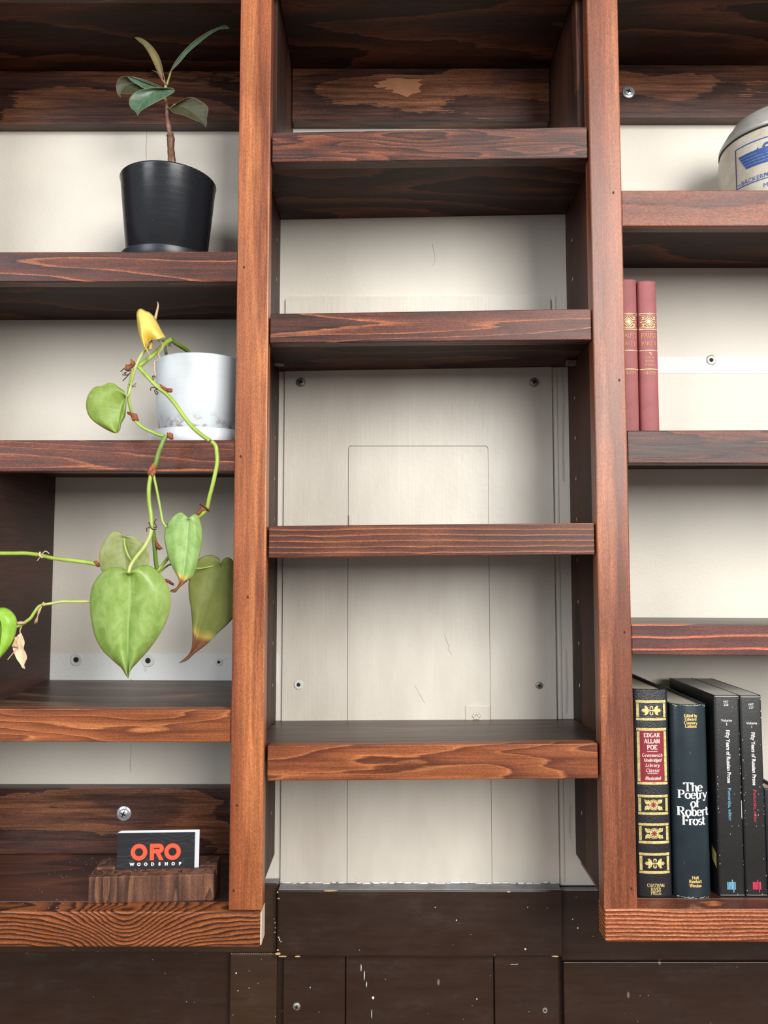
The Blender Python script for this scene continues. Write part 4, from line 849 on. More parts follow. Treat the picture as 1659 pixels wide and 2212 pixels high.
# pen-stroke serif face: thickness follows stroke direction, as a broad-nib roman
def A(cx, cy, rx, ry, a0, a1, n=14): return [(cx + rx * math.cos(math.radians(a0 + (a1 - a0) * i / n)), cy + ry * math.sin(math.radians(a0 + (a1 - a0) * i / n))) for i in range(n + 1)]
x_ = .66
G = {  # glyph: (advance, strokes, serifs[(x,y,halfwidth)])
 'T': (.84, [[(.42, 0), (.42, 1)], [(.04, .97), (.80, .97)], [(.05, .78), (.05, .97)], [(.79, .78), (.79, .97)]], [(.42, 0, .17)]),
 'P': (.78, [[(.17, 0), (.17, 1)], [(.17, .97), (.40, .97)] , A(.40, .73, .25, .24, 90, -90), [(.40, .49), (.17, .49)]], [(.17, 0, .16), (.10, 1, .1)]),
 'R': (.86, [[(.17, 0), (.17, 1)], [(.17, .97), (.40, .97)], A(.40, .74, .24, .23, 90, -90), [(.40, .51), (.17, .51)], [(.42, .5), (.70, .0)]], [(.17, 0, .16), (.10, 1, .1), (.76, 0, .1)]),
 'F': (.74, [[(.17, 0), (.17, 1)], [(.17, .97), (.68, .97)], [(.67, .76), (.67, .97)], [(.17, .52), (.52, .52)], [(.52, .42), (.52, .62)]], [(.17, 0, .16), (.10, 1, .1)]),
 'E': (.76, [[(.17, 0), (.17, 1)], [(.17, .97), (.66, .97)], [(.66, .80), (.66, .97)], [(.17, .52), (.52, .52)], [(.17, .03), (.68, .03)], [(.68, .03), (.68, .2)]], [(.10, 0, .1), (.10, 1, .1)]),
 'D': (.86, [[(.17, 0), (.17, 1)], [(.17, .97), (.36, .97)], A(.36, .5, .37, .47, 90, -90, 18), [(.36, .03), (.17, .03)]], [(.10, 0, .1), (.10, 1, .1)]),
 'G': (.90, [A(.46, .5, .37, .49, 55, 345, 22), [(.78, .08), (.78, .42)]], [(.76, .43, .12)]),
 'A': (.86, [[(.06, 0), (.41, 1)], [(.42, 1), (.78, 0)], [(.18, .33), (.66, .33)]], [(.06, 0, .09), (.79, 0, .12)]),
 'L': (.70, [[(.17, 0), (.17, 1)], [(.17, .03), (.63, .03)], [(.63, .03), (.63, .24)]], [(.17, 1, .15), (.10, 0, .1)]),
 'N': (.92, [[(.15, 0), (.15, 1)], [(.15, 1), (.77, 0)], [(.77, 0), (.77, 1)]], [(.15, 0, .12), (.77, 1, .13), (.08, 1, .08)]),
 'O': (.94, [A(.47, .5, .38, .49, 0, 360, 28)], []),
 'C': (.86, [A(.46, .5, .37, .49, 50, 310, 22), [(.72, .74), (.72, .94)]], []),
 'H': (.92, [[(.17, 0), (.17, 1)], [(.75, 0), (.75, 1)], [(.17, .52), (.75, .52)]], [(.17, 0, .14), (.17, 1, .14), (.75, 0, .14), (.75, 1, .14)]),
 'M': (1.06, [[(.14, 0), (.16, 1)], [(.16, 1), (.52, .08)], [(.52, .08), (.88, 1)], [(.88, 1), (.92, 0)]], [(.14, 0, .12), (.92, 0, .13), (.1, 1, .1), (.94, 1, .08)]),
 'I': (.40, [[(.20, 0), (.20, 1)]], [(.20, 0, .15), (.20, 1, .15)]),
 'V': (.84, [[(.08, 1), (.43, 0)], [(.43, 0), (.77, 1)]], [(.08, 1, .12), (.78, 1, .09)]),
 'W': (1.16, [[(.07, 1), (.34, 0)], [(.34, 0), (.58, 1)], [(.58, 1), (.84, 0)], [(.84, 0), (1.09, 1)]], [(.07, 1, .11), (.57, 1, .1), (1.1, 1, .09)]),
 'S': (.70, [A(.36, .74, .25, .24, 40, 255, 14) + A(.36, .26, .26, .25, 80, -140, 14)], []),
 'U': (.90, [[(.16, 1), (.16, .32)], A(.45, .32, .29, .31, 180, 360), [(.74, .32), (.74, 1)]], [(.16, 1, .14), (.74, 1, .12)]),
 'o': (.64, [A(.32, x_ / 2, .25, x_ / 2, 0, 360, 24)], []),
 'e': (.60, [A(.31, x_ / 2, .24, x_ / 2, 0, 320, 24), [(.08, x_ / 2 + .02), (.54, x_ / 2 + .02)]], []),
 'c': (.56, [A(.31, x_ / 2, .24, x_ / 2, 45, 315, 20)], []),
 'h': (.68, [[(.15, 0), (.15, 1)], A(.34, x_ - .20, .19, .19, 170, 0, 10), [(.53, x_ - .2), (.53, 0)]], [(.15, 0, .12), (.53, 0, .12), (.10, .98, .08)]),
 'n': (.68, [[(.15, 0), (.15, x_)], A(.34, x_ - .20, .19, .19, 170, 0, 10), [(.53, x_ - .2), (.53, 0)]], [(.15, 0, .12), (.53, 0, .12), (.10, x_, .08)]),
 'm': (1.0, [[(.15, 0), (.15, x_)], A(.32, x_ - .20, .17, .19, 170, 0, 8), [(.49, x_ - .2), (.49, 0)], A(.66, x_ - .20, .17, .19, 170, 0, 8), [(.83, x_ - .2), (.83, 0)]], [(.15, 0, .12), (.49, 0, .1), (.83, 0, .12), (.10, x_, .08)]),
 'r': (.50, [[(.15, 0), (.15, x_)], A(.36, x_ - .22, .20, .21, 165, 60, 8)], [(.15, 0, .13), (.10, x_, .08)]),
 't': (.42, [[(.18, .90), (.18, .14)], A(.30, .14, .12, .13, 180, 330, 8), [(.02, x_ - .03), (.38, x_ - .03)]], []),
 'y': (.62, [[(.08, x_), (.34, 0)], [(.58, x_), (.26, -.26)], A(.18, -.2, .08, .1, -10, -200, 8)], [(.08, x_, .1), (.57, x_, .08)]),
 'f': (.40, [[(.16, 0), (.16, .8)], A(.32, .80, .16, .19, 180, 50, 8), [(.02, x_ - .03), (.38, x_ - .03)]], [(.17, 0, .13)]),
 'b': (.66, [[(.15, 0.02), (.15, 1)], A(.35, x_ / 2, .22, x_ / 2, 160, -160, 20)], [(.10, .98, .08)]),
 'd': (.68, [[(.52, 0), (.52, 1)], A(.31, x_ / 2, .22, x_ / 2, 20, 340, 20)], [(.46, .98, .08), (.58, 0, .08)]),
 's': (.50, [A(.26, x_ * .74, .17, x_ * .25, 40, 250, 10) + A(.26, x_ * .27, .18, x_ * .26, 80, -140, 10)], []),
 'a': (.60, [A(.28, x_ - .17, .19, .17, 150, 0, 10), [(.47, x_ - .17), (.47, 0)], A(.27, .19, .20, .18, 60, 330, 14)], [(.54, 0, .07)]),
 'i': (.34, [[(.16, 0), (.16, x_)], [(.16, .84), (.16, .95)]], [(.16, 0, .12), (.11, x_, .08)]),
 'l': (.34, [[(.16, 0), (.16, 1)]], [(.16, 0, .12), (.11, .98, .08)]),
 'w': (.88, [[(.06, x_), (.26, 0)], [(.26, 0), (.44, x_)], [(.44, x_), (.64, 0)], [(.64, 0), (.82, x_)]], [(.06, x_, .09), (.82, x_, .07)]),
 'u': (.68, [[(.15, x_), (.15, .2)], A(.33, .2, .18, .19, 180, 360, 10), [(.52, x_), (.52, 0)]], [(.10, x_, .08), (.47, x_, .07), (.58, 0, .08)]),
 'g': (.62, [A(.29, x_ * .62, .19, x_ * .38, 0, 360, 20), A(.30, -.10, .22, .14, 100, 460, 20), [(.42, x_), (.58, x_)]], []),
 'v': (.6, [[(.08, x_), (.31, 0)], [(.31, 0), (.54, x_)]], [(.08, x_, .09), (.54, x_, .07)]),
}
def serif_text(s, cx, cz, h, mat, parent, y, thick=.2, thin=.055, squash=1.0, name='lettering', slant=0.0, track=0.0, base=True):
    tot = sum((G[c][0] + track) if c in G else .34 for c in s) * squash
    x = -tot / 2; bm = bmesh.new()
    cnt = [0]
    def emit(pl):
        q = []
        cnt[0] += 1
        for (a, b_) in pl: q.append(bm.verts.new((a, -cnt[0] * 4e-7, b_)))
        try: bm.faces.new(q)
        except ValueError: pass
    for ch in s:
        if ch not in G: x += .34 * squash; continue
        adv, strokes, serifs = G[ch]
        for st in strokes:
            n = len(st); L = []; Rr = []
            sub = st
            if n == 2:  # subdivide straight strokes so they bend with the spine
                sub = [(st[0][0] + (st[1][0] - st[0][0]) * i / 3, st[0][1] + (st[1][1] - st[0][1]) * i / 3) for i in range(4)]
            n = len(sub)
            for i in range(n):
                p = sub[i]; a = sub[max(0, i - 1)]; b_ = sub[min(n - 1, i + 1)]
                if abs(sub[0][0] - sub[-1][0]) < 1e-6 and abs(sub[0][1] - sub[-1][1]) < 1e-6 and n > 8 and i in (0, n - 1): a, b_ = sub[-2], sub[1]
                dx, dy = (b_[0] - a[0]), (b_[1] - a[1]); l = math.hypot(dx, dy) or 1; dx /= l; dy /= l
                v = abs(dy) ** 1.3
                if len(st) == 2 and dx * dy > 0 and abs(dx) > .1: v *= .35      # upstrokes thin
                w = (thin + (thick - thin) * v) / 2
                L.append((p[0] - dy * w / squash, p[1] + dx * w)); Rr.append((p[0] + dy * w / squash, p[1] - dx * w))
            for i in range(n - 1):
                emit([(x + L[i][0] * squash, L[i][1]), (x + Rr[i][0] * squash, Rr[i][1]), (x + Rr[i + 1][0] * squash, Rr[i + 1][1]), (x + L[i + 1][0] * squash, L[i + 1][1])])
        for (sx_, sy_, hw) in serifs:
            d = thin * .5 if sy_ < .1 else -thin * .5
            emit([(x + (sx_ - hw) * squash, sy_ + d - thin / 2), (x + (sx_ + hw) * squash, sy_ + d - thin / 2), (x + (sx_ + hw) * squash, sy_ + d + thin / 2), (x + (sx_ - hw) * squash, sy_ + d + thin / 2)])
        x += (adv + track) * squash
    for v in bm.verts:
        X = cx + (v.co.x + slant * v.co.z) * h; Z = cz + (v.co.z - .5) * h
        v.co = (X, (y(X) if callable(y) else y) + v.co.y, Z)
    for f in bm.faces:
        if f.normal.y > 0: f.normal_flip()
    me = bpy.data.meshes.new(name); bm.to_mesh(me); bm.free()
    return link(name, me, mat, parent)

# ------------------------------------------------------------ books
def spine_fn(w, bulge, y0=0.0):
    return lambda x: y0 - bulge * (1 - min(1.0, abs(2 * x / w)) ** 2.4) - 0.0003
def book(name, label, X, Y, Z, w, h, d, cover_mat, page_mat, bulge=0.003, hard=True, ct=0.0025, group=None, rz=0.0):
    """spine faces -Y, origin at the bottom centre of the spine"""
    r = root(name, label, 'book', (X, Y, Z), group); r.rotation_euler = (0, 0, rz)
    n = 14; y = spine_fn(w, bulge)
    e = 0.0022
    outer = [(-w / 2, d), (-w / 2, d * .5), (-w / 2, e)] + [(-w / 2 + w * (i + .35) / (n + .7 - 1 + 0.0), 0) for i in range(n)]
    outer = [(-w / 2, d), (-w / 2, e)] + [(x, y(x) + 0.0003) for x in [(-w / 2) + w * (i + .5) / n for i in range(n)]] + [(w / 2, e), (w / 2, d)]
    iw = w - 2 * ct
    inner = [(-iw / 2, d), (-iw / 2, e + ct)] + [(x * iw / w, y(x) + 0.0003 + ct) for x in [(-w / 2) + w * (i + .5) / n for i in range(n)]] + [(iw / 2, e + ct), (iw / 2, d)]
    bm = bmesh.new(); m = len(outer); zs = [0, h * .02, h * .98, h]
    zs = [0, 0.0015, h - 0.0015, h]
    def ring(pts, z, ins=0.0):
        return [bm.verts.new((x * (1 - ins), yy + ins * 0.02, z)) for x, yy in pts]
    O = [ring(outer, zs[0], .012), ring(outer, zs[1]), ring(outer, zs[2]), ring(outer, zs[3], .012)]
    I = [ring(inner, zs[0]), ring(inner, zs[3])]
    for a, b_ in zip(O, O[1:]):
        for i in range(m - 1): bm.faces.new((a[i], a[i + 1], b_[i + 1], b_[i]))
    for i in range(m - 1):
        bm.faces.new((I[0][i + 1], I[0][i], I[1][i], I[1][i + 1]))
        bm.faces.new((O[0][i + 1], O[0][i], I[0][i], I[0][i + 1])); bm.faces.new((O[3][i], O[3][i + 1], I[1][i + 1], I[1][i]))
    for s in (0, m - 1):
        bm.faces.new((O[0][s], O[1][s], O[2][s], O[3][s], I[1][s], I[0][s]))
    c = frombm('cover', bm, cover_mat, r, False)
    for p in c.data.polygons: p.use_smooth = abs(p.normal.z) < .3 and p.center.y < e
    inset = 0.003 if hard else 0.0004
    v = [(-iw / 2, ct + e * .5, inset), (iw / 2, ct + e * .5, inset), (iw / 2, d - inset, inset), (-iw / 2, d - inset, inset)]
    v += [(x, yy, h - inset) for x, yy, _ in v]
    hexa('pages', v, page_mat, r, 0.0004)
    return r, spine_fn(w, bulge)
b = NB('book_paper_edges'); c = b.obj(); n = b.noise(b.vmul(c, (1600, 8, 30)), 1, 2, .5)
b.set(Base_Color=b.mix(b.fr(n, .3, .7), lin((176, 166, 146)), lin((212, 204, 184))), Roughness=.8); b.bump(n, .3, .0004); M_PAGE = b.m
M_PAGEG = simple('grey_paper_edges', (190, 186, 176), .7, var=.08)
def leather(nm, rgb, scale, bs, rough, wear=None):
    b = NB(nm); c = b.obj(); n = b.vor(c, scale); n2 = b.noise(c, 40, 4, .6)
    a = lin(rgb); col = b.mix(b.fr(n2, .3, .7), tuple(x * .85 for x in a[:3]) + (1,), tuple(x * 1.15 for x in a[:3]) + (1,))
    if wear:
        w = b.noise(b.vmul(c, (260, 260, 110)), 1, 4, .65); col = b.mix(b.fr(w, .70, .74), col, lin(wear))
    b.set(Base_Color=col, Roughness=rough); b.bump(b.math('ADD', n, b.math('MULTIPLY', n2, .5)), bs, .0006); return b.m
M_POE = leather('black_grained_leather', (34, 34, 38), 900, .55, .36)
M_FROST = leather('dark_teal_glossy_jacket', (34, 46, 52), 200, .08, .28, (110, 118, 120))
M_MIT = leather('worn_black_paper_cover', (30, 30, 30), 300, .1, .42, (190, 188, 176))
M_RED = leather('faded_rose_cloth', (150, 84, 84), 1300, .3, .6, (176, 112, 106))
M_DARKB = leather('plain_black_cover', (24, 26, 34), 300, .1, .4)
b = NB('gold_foil'); c = b.obj(); n = b.noise(b.vmul(c, (300, 300, 300)), 1, 3, .6)
b.set(Base_Color=b.mix(b.fr(n, .35, .65), lin((196, 172, 96)), lin((238, 224, 160))), Roughness=.4, Metallic=.25); M_GOLD = b.m
M_GOLDT = simple('pale_gold_print', (222, 190, 120), .45, var=.1)
M_GOLDF = simple('faded_gold_print', (206, 160, 112), .55, var=.15)
M_LABEL = simple('crimson_label', (134, 34, 48), .45, var=.1)
M_WHT = simple('white_print', (240, 240, 236), .5, var=.02); M_CREAMT = simple('cream_print', (238, 222, 206), .5, var=.02)
M_BLUE = simple('light_blue_print', (116, 178, 202), .5, var=.03); M_PINK = simple('crimson_print', (206, 56, 84), .5, var=.03)
BY = 0.031
def bk(px0, px1, pyt, Yf=BY, zb=None, pym=None):
    pm = pym or (pyt + 1937) / 2
    return (PX(px0, pm, Yf) + PX(px1, pm, Yf)) / 2, (PX(px1, pm, Yf) - PX(px0, pm, Yf)), PZ(pyt, Yf) - LZ_R
def zz(py, Y=BY): return PZ(py, Y) - LZ_R
K = (BY - CAM.y) / F / math.cos(PITCH)
def flat(pts_list, mat, parent, y, name):
    """polygons [(x,z),...] conformed to spine"""
    bm = bmesh.new()
    for ii, pts in enumerate(pts_list):
        n = len(pts)
        vs = [bm.verts.new((x, y(x) - ii * 1.2e-6, z)) for x, z in pts]
        try: f = bm.faces.new(vs)
        except ValueError: continue
    bm.normal_update()
    for f in bm.faces:
        if f.normal.y > 0: f.normal_flip()
    me = bpy.data.meshes.new(name); bm.to_mesh(me); bm.free(); return link(name, me, mat, parent)
def bar(x0, x1, z0, z1, n=8): # wobbly foil bar
    out = []
    for i in range(n + 1): out.append((x0 + (x1 - x0) * i / n, z0 + random.uniform(-.00012, .00012)))
    for i in range(n + 1): out.append((x1 + (x0 - x1) * i / n, z1 + random.uniform(-.00012, .00012)))
    return out
def quads(x0, x1, z0, z1, n=8):
    return [[(x0 + (x1 - x0) * i / n, z0), (x0 + (x1 - x0) * (i + 1) / n, z0), (x0 + (x1 - x0) * (i + 1) / n, z1), (x0 + (x1 - x0) * i / n, z1)] for i in range(n)]
def disc(cx, cz, r, n=20, rz=None): return [(cx + r * math.cos(2 * math.pi * i / n), cz + (rz or r) * math.sin(2 * math.pi * i / n)) for i in range(n)]
def annulus(cx, cz, r0, r1, a0=0, a1=360, n=20, ry=1.0):
    o = []
    for i in range(n):
        t0, t1 = math.radians(a0 + (a1 - a0) * i / n), math.radians(a0 + (a1 - a0) * (i + 1) / n)
        o.append([(cx + r0 * math.cos(t0), cz + r0 * ry * math.sin(t0)), (cx + r1 * math.cos(t0), cz + r1 * ry * math.sin(t0)), (cx + r1 * math.cos(t1), cz + r1 * ry * math.sin(t1)), (cx + r0 * math.cos(t1), cz + r0 * ry * math.sin(t1))])
    return o
# --- Poe
X, w, h = bk(1370, 1447.5, 1488)
poe, sy = book('leather_bound_book', 'thick black leather book with gold frames and a crimson title label, nearest the upright', X, BY, LZ_R, w, h, .165, M_POE, M_PAGE, .0035)
sy1 = lambda x: sy(x) - .0002
hw = 31.5 * K; bt = 5.2 * K
def gframe(pt, pb, halfw=hw):
    zt_, zb_ = zz(pt), zz(pb)
    q = quads(-halfw, halfw, zt_ - bt, zt_) + quads(-halfw, halfw, zb_, zb_ + bt)
    for s in (-1, 1):
        xa, xb = sorted((s * halfw * .98, s * (halfw * .98 - bt * 1.05)))
        q += [[(xa, zb_ + bt * 1.3), (xb, zb_ + bt * 1.3), (xb, zt_ - bt * 1.3), (xa, zt_ - bt * 1.3)]]
    flat(q, M_GOLD, poe, sy1, 'gold_frame')
for pt, pb in ((1511.5, 1555), (1571.5, 1693), (1715, 1758), (1776, 1820), (1840, 1884.5)): gframe(pt, pb)
flat(quads(-hw + bt * 1.1, hw - bt * 1.1, zz(1688.5), zz(1576.5)), M_LABEL, poe, lambda x: sy(x) - .00008, 'title_label')
for py, s, hh in ((1586.5, 'EDGAR', 8.6), (1599.5, 'ALLAN', 8.6), (1612.5, 'POE', 8.8)):
    serif_text(s, 0, zz(py), hh * K, M_CREAMT, poe, lambda x: sy(x) - .0003, .2, .1, .88 if len(s) > 3 else .92, track=.07)
for py, s, hh in ((1629.5, 'Greenwich', 6.6), (1640, 'Unabridged', 6.6), (1651, 'Library', 6.6), (1662, 'Classic', 6.6), (1679, 'Illustrated', 6.6)):
    serif_text(s, 0, zz(py), hh * K, M_CREAMT, poe, lambda x: sy(x) - .0003, .17, .10, .86 if len(s) > 9 else .95, slant=.22, track=.03 if len(s) > 9 else .14)
for py in (1621.5, 1668.5): flat(quads(-11 * K, 11 * K, zz(py) - .5 * K, zz(py) + .5 * K, 4), M_CREAMT, poe, lambda x: sy(x) - .0003, 'rule')
def fleur(cz):
    q = []
    for s in (-1, 1):
        f = lambda lst: [(s * a * K, cz + b_ * K) for a, b_ in lst]
        q += [f([(21, 0), (17, 4), (14, 3), (13, 0), (14, -3), (17, -4)]), f([(14, 2), (14, 8), (16, 9), (11, 10), (7, 6), (6, 2)]), f([(14, -2), (14, -8), (16, -9), (11, -10), (7, -6), (6, -2)]), f([(14, 3), (14, -3), (5, -2.2), (5, 2.2)]), f([(6, 2.2), (6, -2.2), (0, -1.2), (0, 1.2)])]
    q += annulus(0, cz + 6 * K, 1.6 * K, 4 * K, -60, 240, 12) + annulus(0, cz - 6 * K, 1.6 * K, 4 * K, 120, 420, 12)
    flat(q, M_GOLD, poe, sy1, 'gold_ornament')
fleur(zz(1533.5)); fleur(zz(1862.5))
def medal(cz):
    q = [disc(0, cz, 9.3 * K, 24, 8.4 * K)] + annulus(0, cz, 10.4 * K, 12.0 * K, 20, 160, 14, .9) + annulus(0, cz, 10.4 * K, 12 * K, 200, 340, 14, .9)
    for s in (-1, 1):
        for t in (-1, 1):
            q += annulus(s * 13 * K, cz + t * 6 * K, 2.2 * K, 5 * K, 0 if s > 0 else 180, (250 * t) + (0 if s > 0 else 180), 12)
            q.append([(s * 10 * K, cz + t * 2 * K), (s * 18 * K, cz + t * 4 * K), (s * 19 * K, cz + t * 11 * K), (s * 12 * K, cz + t * 9 * K)])
    flat(q, M_GOLD, poe, sy1, 'gold_ornament')
    q = []
    for i in range(8):
        a = math.pi * i / 4; c_, s_ = math.cos(a), math.sin(a)
        q.append([(c_ * 1 * K - s_ * .8 * K, cz + s_ * 1 * K + c_ * .8 * K), (c_ * 6.3 * K - s_ * 1.2 * K, cz + s_ * 6.3 * K + c_ * 1.2 * K), (c_ * 6.3 * K + s_ * 1.2 * K, cz + s_ * 6.3 * K - c_ * 1.2 * K), (c_ * 1 * K + s_ * .8 * K, cz + s_ * 1 * K - c_ * .8 * K)])
    q.append(disc(0, cz, 2 * K, 10))
    flat(q, M_LABEL, poe, lambda x: sy(x) - .0003, 'red_flower')
medal(zz(1736.5)); medal(zz(1798))
for py, s in ((1909.5, 'CHATHAM'), (1918, 'RIVER'), (1926, 'PRESS')):
    serif_text(s, 1 * K, zz(py), 6.6 * K, M_GOLD, poe, sy1, .17, .09, .86, track=.0)
# --- Frost
X, w, h = bk(1449.5, 1534.5, 1520)
frost, sy = book('poetry_book', 'dark teal glossy hardback with bold white serif title, right of the gold-framed book', X, BY + .001, LZ_R, w * .93, h, .15, M_FROST, M_PAGE, .007)
fy = lambda x: sy(x) - .0002
for py, s in ((1543.5, 'Edited by'), (1551, 'Edward'), (1559, 'Connery'), (1566.5, 'Lathem')):
    serif_text(s, 0, zz(py), 6.4 * K, M_GOLDT, frost, fy, .22, .09, .95 if s != 'Edited by' else .85)
for py, s, hh, sq in ((1696.5, 'The', 18, 1.06), (1712.5, 'Poetry', 17, 1.06), (1731, 'of', 17, 1.1), (1749, 'Robert', 18, 1.03), (1768.5, 'Frost', 18, .99)):
    serif_text(s, (1.5 if s != 'of' else 4) * K, zz(py), hh * K, M_WHT, frost, fy, .21, .06, sq, track=-.02)
for py, s in ((1891, 'Holt'), (1899, 'Rinehart'), (1908, 'Winston')):
    serif_text(s, 1 * K, zz(py), 6.6 * K, M_GOLDT, frost, fy, .22, .09, .95 if s == 'Holt' else .85)
q = []
for i in range(46):
    x = random.uniform(-.46, .46) * w * .93; top_ = random.random() < .6; z = (h - random.uniform(.0004, .003)) if top_ else random.uniform(.0003, .002); a_ = random.uniform(.0005, .0016)
    q.append([(x - a_, z - .0002), (x + a_, z - .0001), (x + a_ * .7, z + random.uniform(.0001, .0005)), (x - a_ * .8, z + .0003)])
o = flat(q, M_PAGEG, frost, fy, 'jacket_wear'); o['kind'] = 'stuff'
# --- MIT volumes
for (pa, pb, ptop, vol, no, vm, idx) in ((1546.5, 1601.5, 1501, '2', '228', M_BLUE, 0), (1603.5, 1650, 1502, '1', '227', M_PINK, 1)):
    X, w, h = bk(pa, pb, ptop, pym=1600 if idx == 0 else None)
    if idx == 0: X, w, h = bk(1547.5, 1603.5, 1501, pym=1720); X = PX(1575.5, 1720, BY)
    else: X = PX(1628, 1720, BY); w = 46.5 * K
    if idx == 0: w = 55 * K
    r, sy = book('paperback_book', ('worn black paperback with pale blue lettering and a pale blue bar mark, marked volume 2' if idx == 0 else 'slimmer worn black paperback with crimson lettering and bar mark, marked volume 1'), X, BY, LZ_R, w, h, .138, M_MIT, M_PAGEG, .0004, False, .0006)
    my = lambda x, sy=sy: sy(x) - .0002
    off = -2 if idx == 0 else 0
    dpy = 0 if idx == 0 else 6
    text('MIT', off * K, zz(1516 + dpy), 5 * K, M_WHT, r, my); text(no, off * K, zz(1522.5 + dpy), 5 * K, M_WHT, r, my)
    text('Volume', off * K, zz(1556 + dpy), 5.4 * K, M_WHT, r, my, bold=.00003, sx=1.0); text(vol, off * K, zz(1564 + dpy), 5.4 * K, M_WHT, r, my, bold=.00003)
    zc = (zz(1577 + dpy * .8) + zz(1691 + dpy * .8)) / 2
    t = text('Fifty Years of Russian Prose', (off + 1.5) * K, zc, 8.2 * K, M_WHT, r, my, rot=math.pi / 2, bold=.00013, sx=1.0)
    xs = [v.co.z for v in t.data.vertices]; L0 = max(xs) - min(xs); want = zz(1577) - zz(1691); f = want / L0
    for v in t.data.vertices: v.co.z = zc + (v.co.z - (max(xs) + min(xs)) / 2) * f
    zc = (zz(1703 + dpy * .8) + zz(1772 + dpy * .6)) / 2
    t = text('Pomorska, editor', (off + 1.5) * K, zc, 7.4 * K, vm, r, my, rot=math.pi / 2)
    xs = [v.co.z for v in t.data.vertices]; L0 = max(xs) - min(xs); f = (zz(1703) - zz(1773)) / L0
    for v in t.data.vertices: v.co.z = zc + (v.co.z - (max(xs) + min(xs)) / 2) * f
    q = []
    for i in range(6): q.append([((-8.4 + i * 3.0 + off) * K, zz(1921)), ((-8.4 + i * 3.0 + 2.1 + off) * K, zz(1921)), ((-8.4 + i * 3.0 + 2.1 + off) * K, zz(1904.5)), ((-8.4 + i * 3.0 + off) * K, zz(1904.5))])
    q.append([((.6 + off + .6) * K, zz(1908)), ((3.0 + off) * K, zz(1908)), ((3.0 + off) * K, zz(1899.5)), ((.6 + off + .6) * K, zz(1899.5))])
    q.append([((3.9 + off) * K, zz(1927)), ((5.7 + off) * K, zz(1927)), ((5.7 + off) * K, zz(1918)), ((3.9 + off) * K, zz(1918))])
    flat(q, vm, r, my, 'bar_mark')
    # scuffs showing white paper along the edges
    q = []
    for i in range(38):
        e_ = random.random()
        x = (w / 2 - .0004 - abs(random.gauss(0, .0006))) if e_ < .45 else (-w / 2 + .0006 + abs(random.gauss(0, .0012))) if e_ < .75 else random.uniform(-w / 2, w / 2)
        z = random.choice((random.uniform(zz(1760), zz(1640)), random.uniform(zz(1930), zz(1505)))) ; a = random.uniform(.0002, .0007)
        x = max(-w * .46 + a, min(w * .46 - a, x)); q.append([(x - a * .6, z - a * random.uniform(.5, 2)), (x + a * .6, z - a * .6), (x + a * .4, z + a), (x - a * .5, z + a * random.uniform(.5, 2))])
    if idx == 0: q.append([(w * .46 - .0010, zz(1765)), (w * .46, zz(1770)), (w * .46, zz(1728)), (w * .46 - .0006, zz(1735))])
    q += quads(-w * .46, w * .46, .0014, .0019, 3) + quads(-w * .46, w * .46, h - .0019, h - .0014, 3)
    o = flat(q, M_PAGEG, r, my, 'cover_scuffs'); o['kind'] = 'stuff'
    if idx == 0:
        bm = bmesh.new(); xx = -w / 2 - .0003
        vs = [bm.verts.new((xx, a, z)) for a, z in ((.004, zz(1846)), (.004, zz(1878)), (.016, zz(1865)), (.016, zz(1835)))]; bm.faces.new(vs)
        frombm('spine_sticker', bm, simple('yellow_paper_sticker', (206, 196, 110), .6), r, label='small yellow paper sticker')
# --- dark book at frame edge
X = PX(1672, 1820, .05)
dk, sy = book('dark_book', 'plain black book standing right of the slimmer black paperback, mostly cut off', X, .05, LZ_R, 38 * K, PZ(1703, .05) - LZ_R, .12, M_DARKB, M_PAGE, .001)

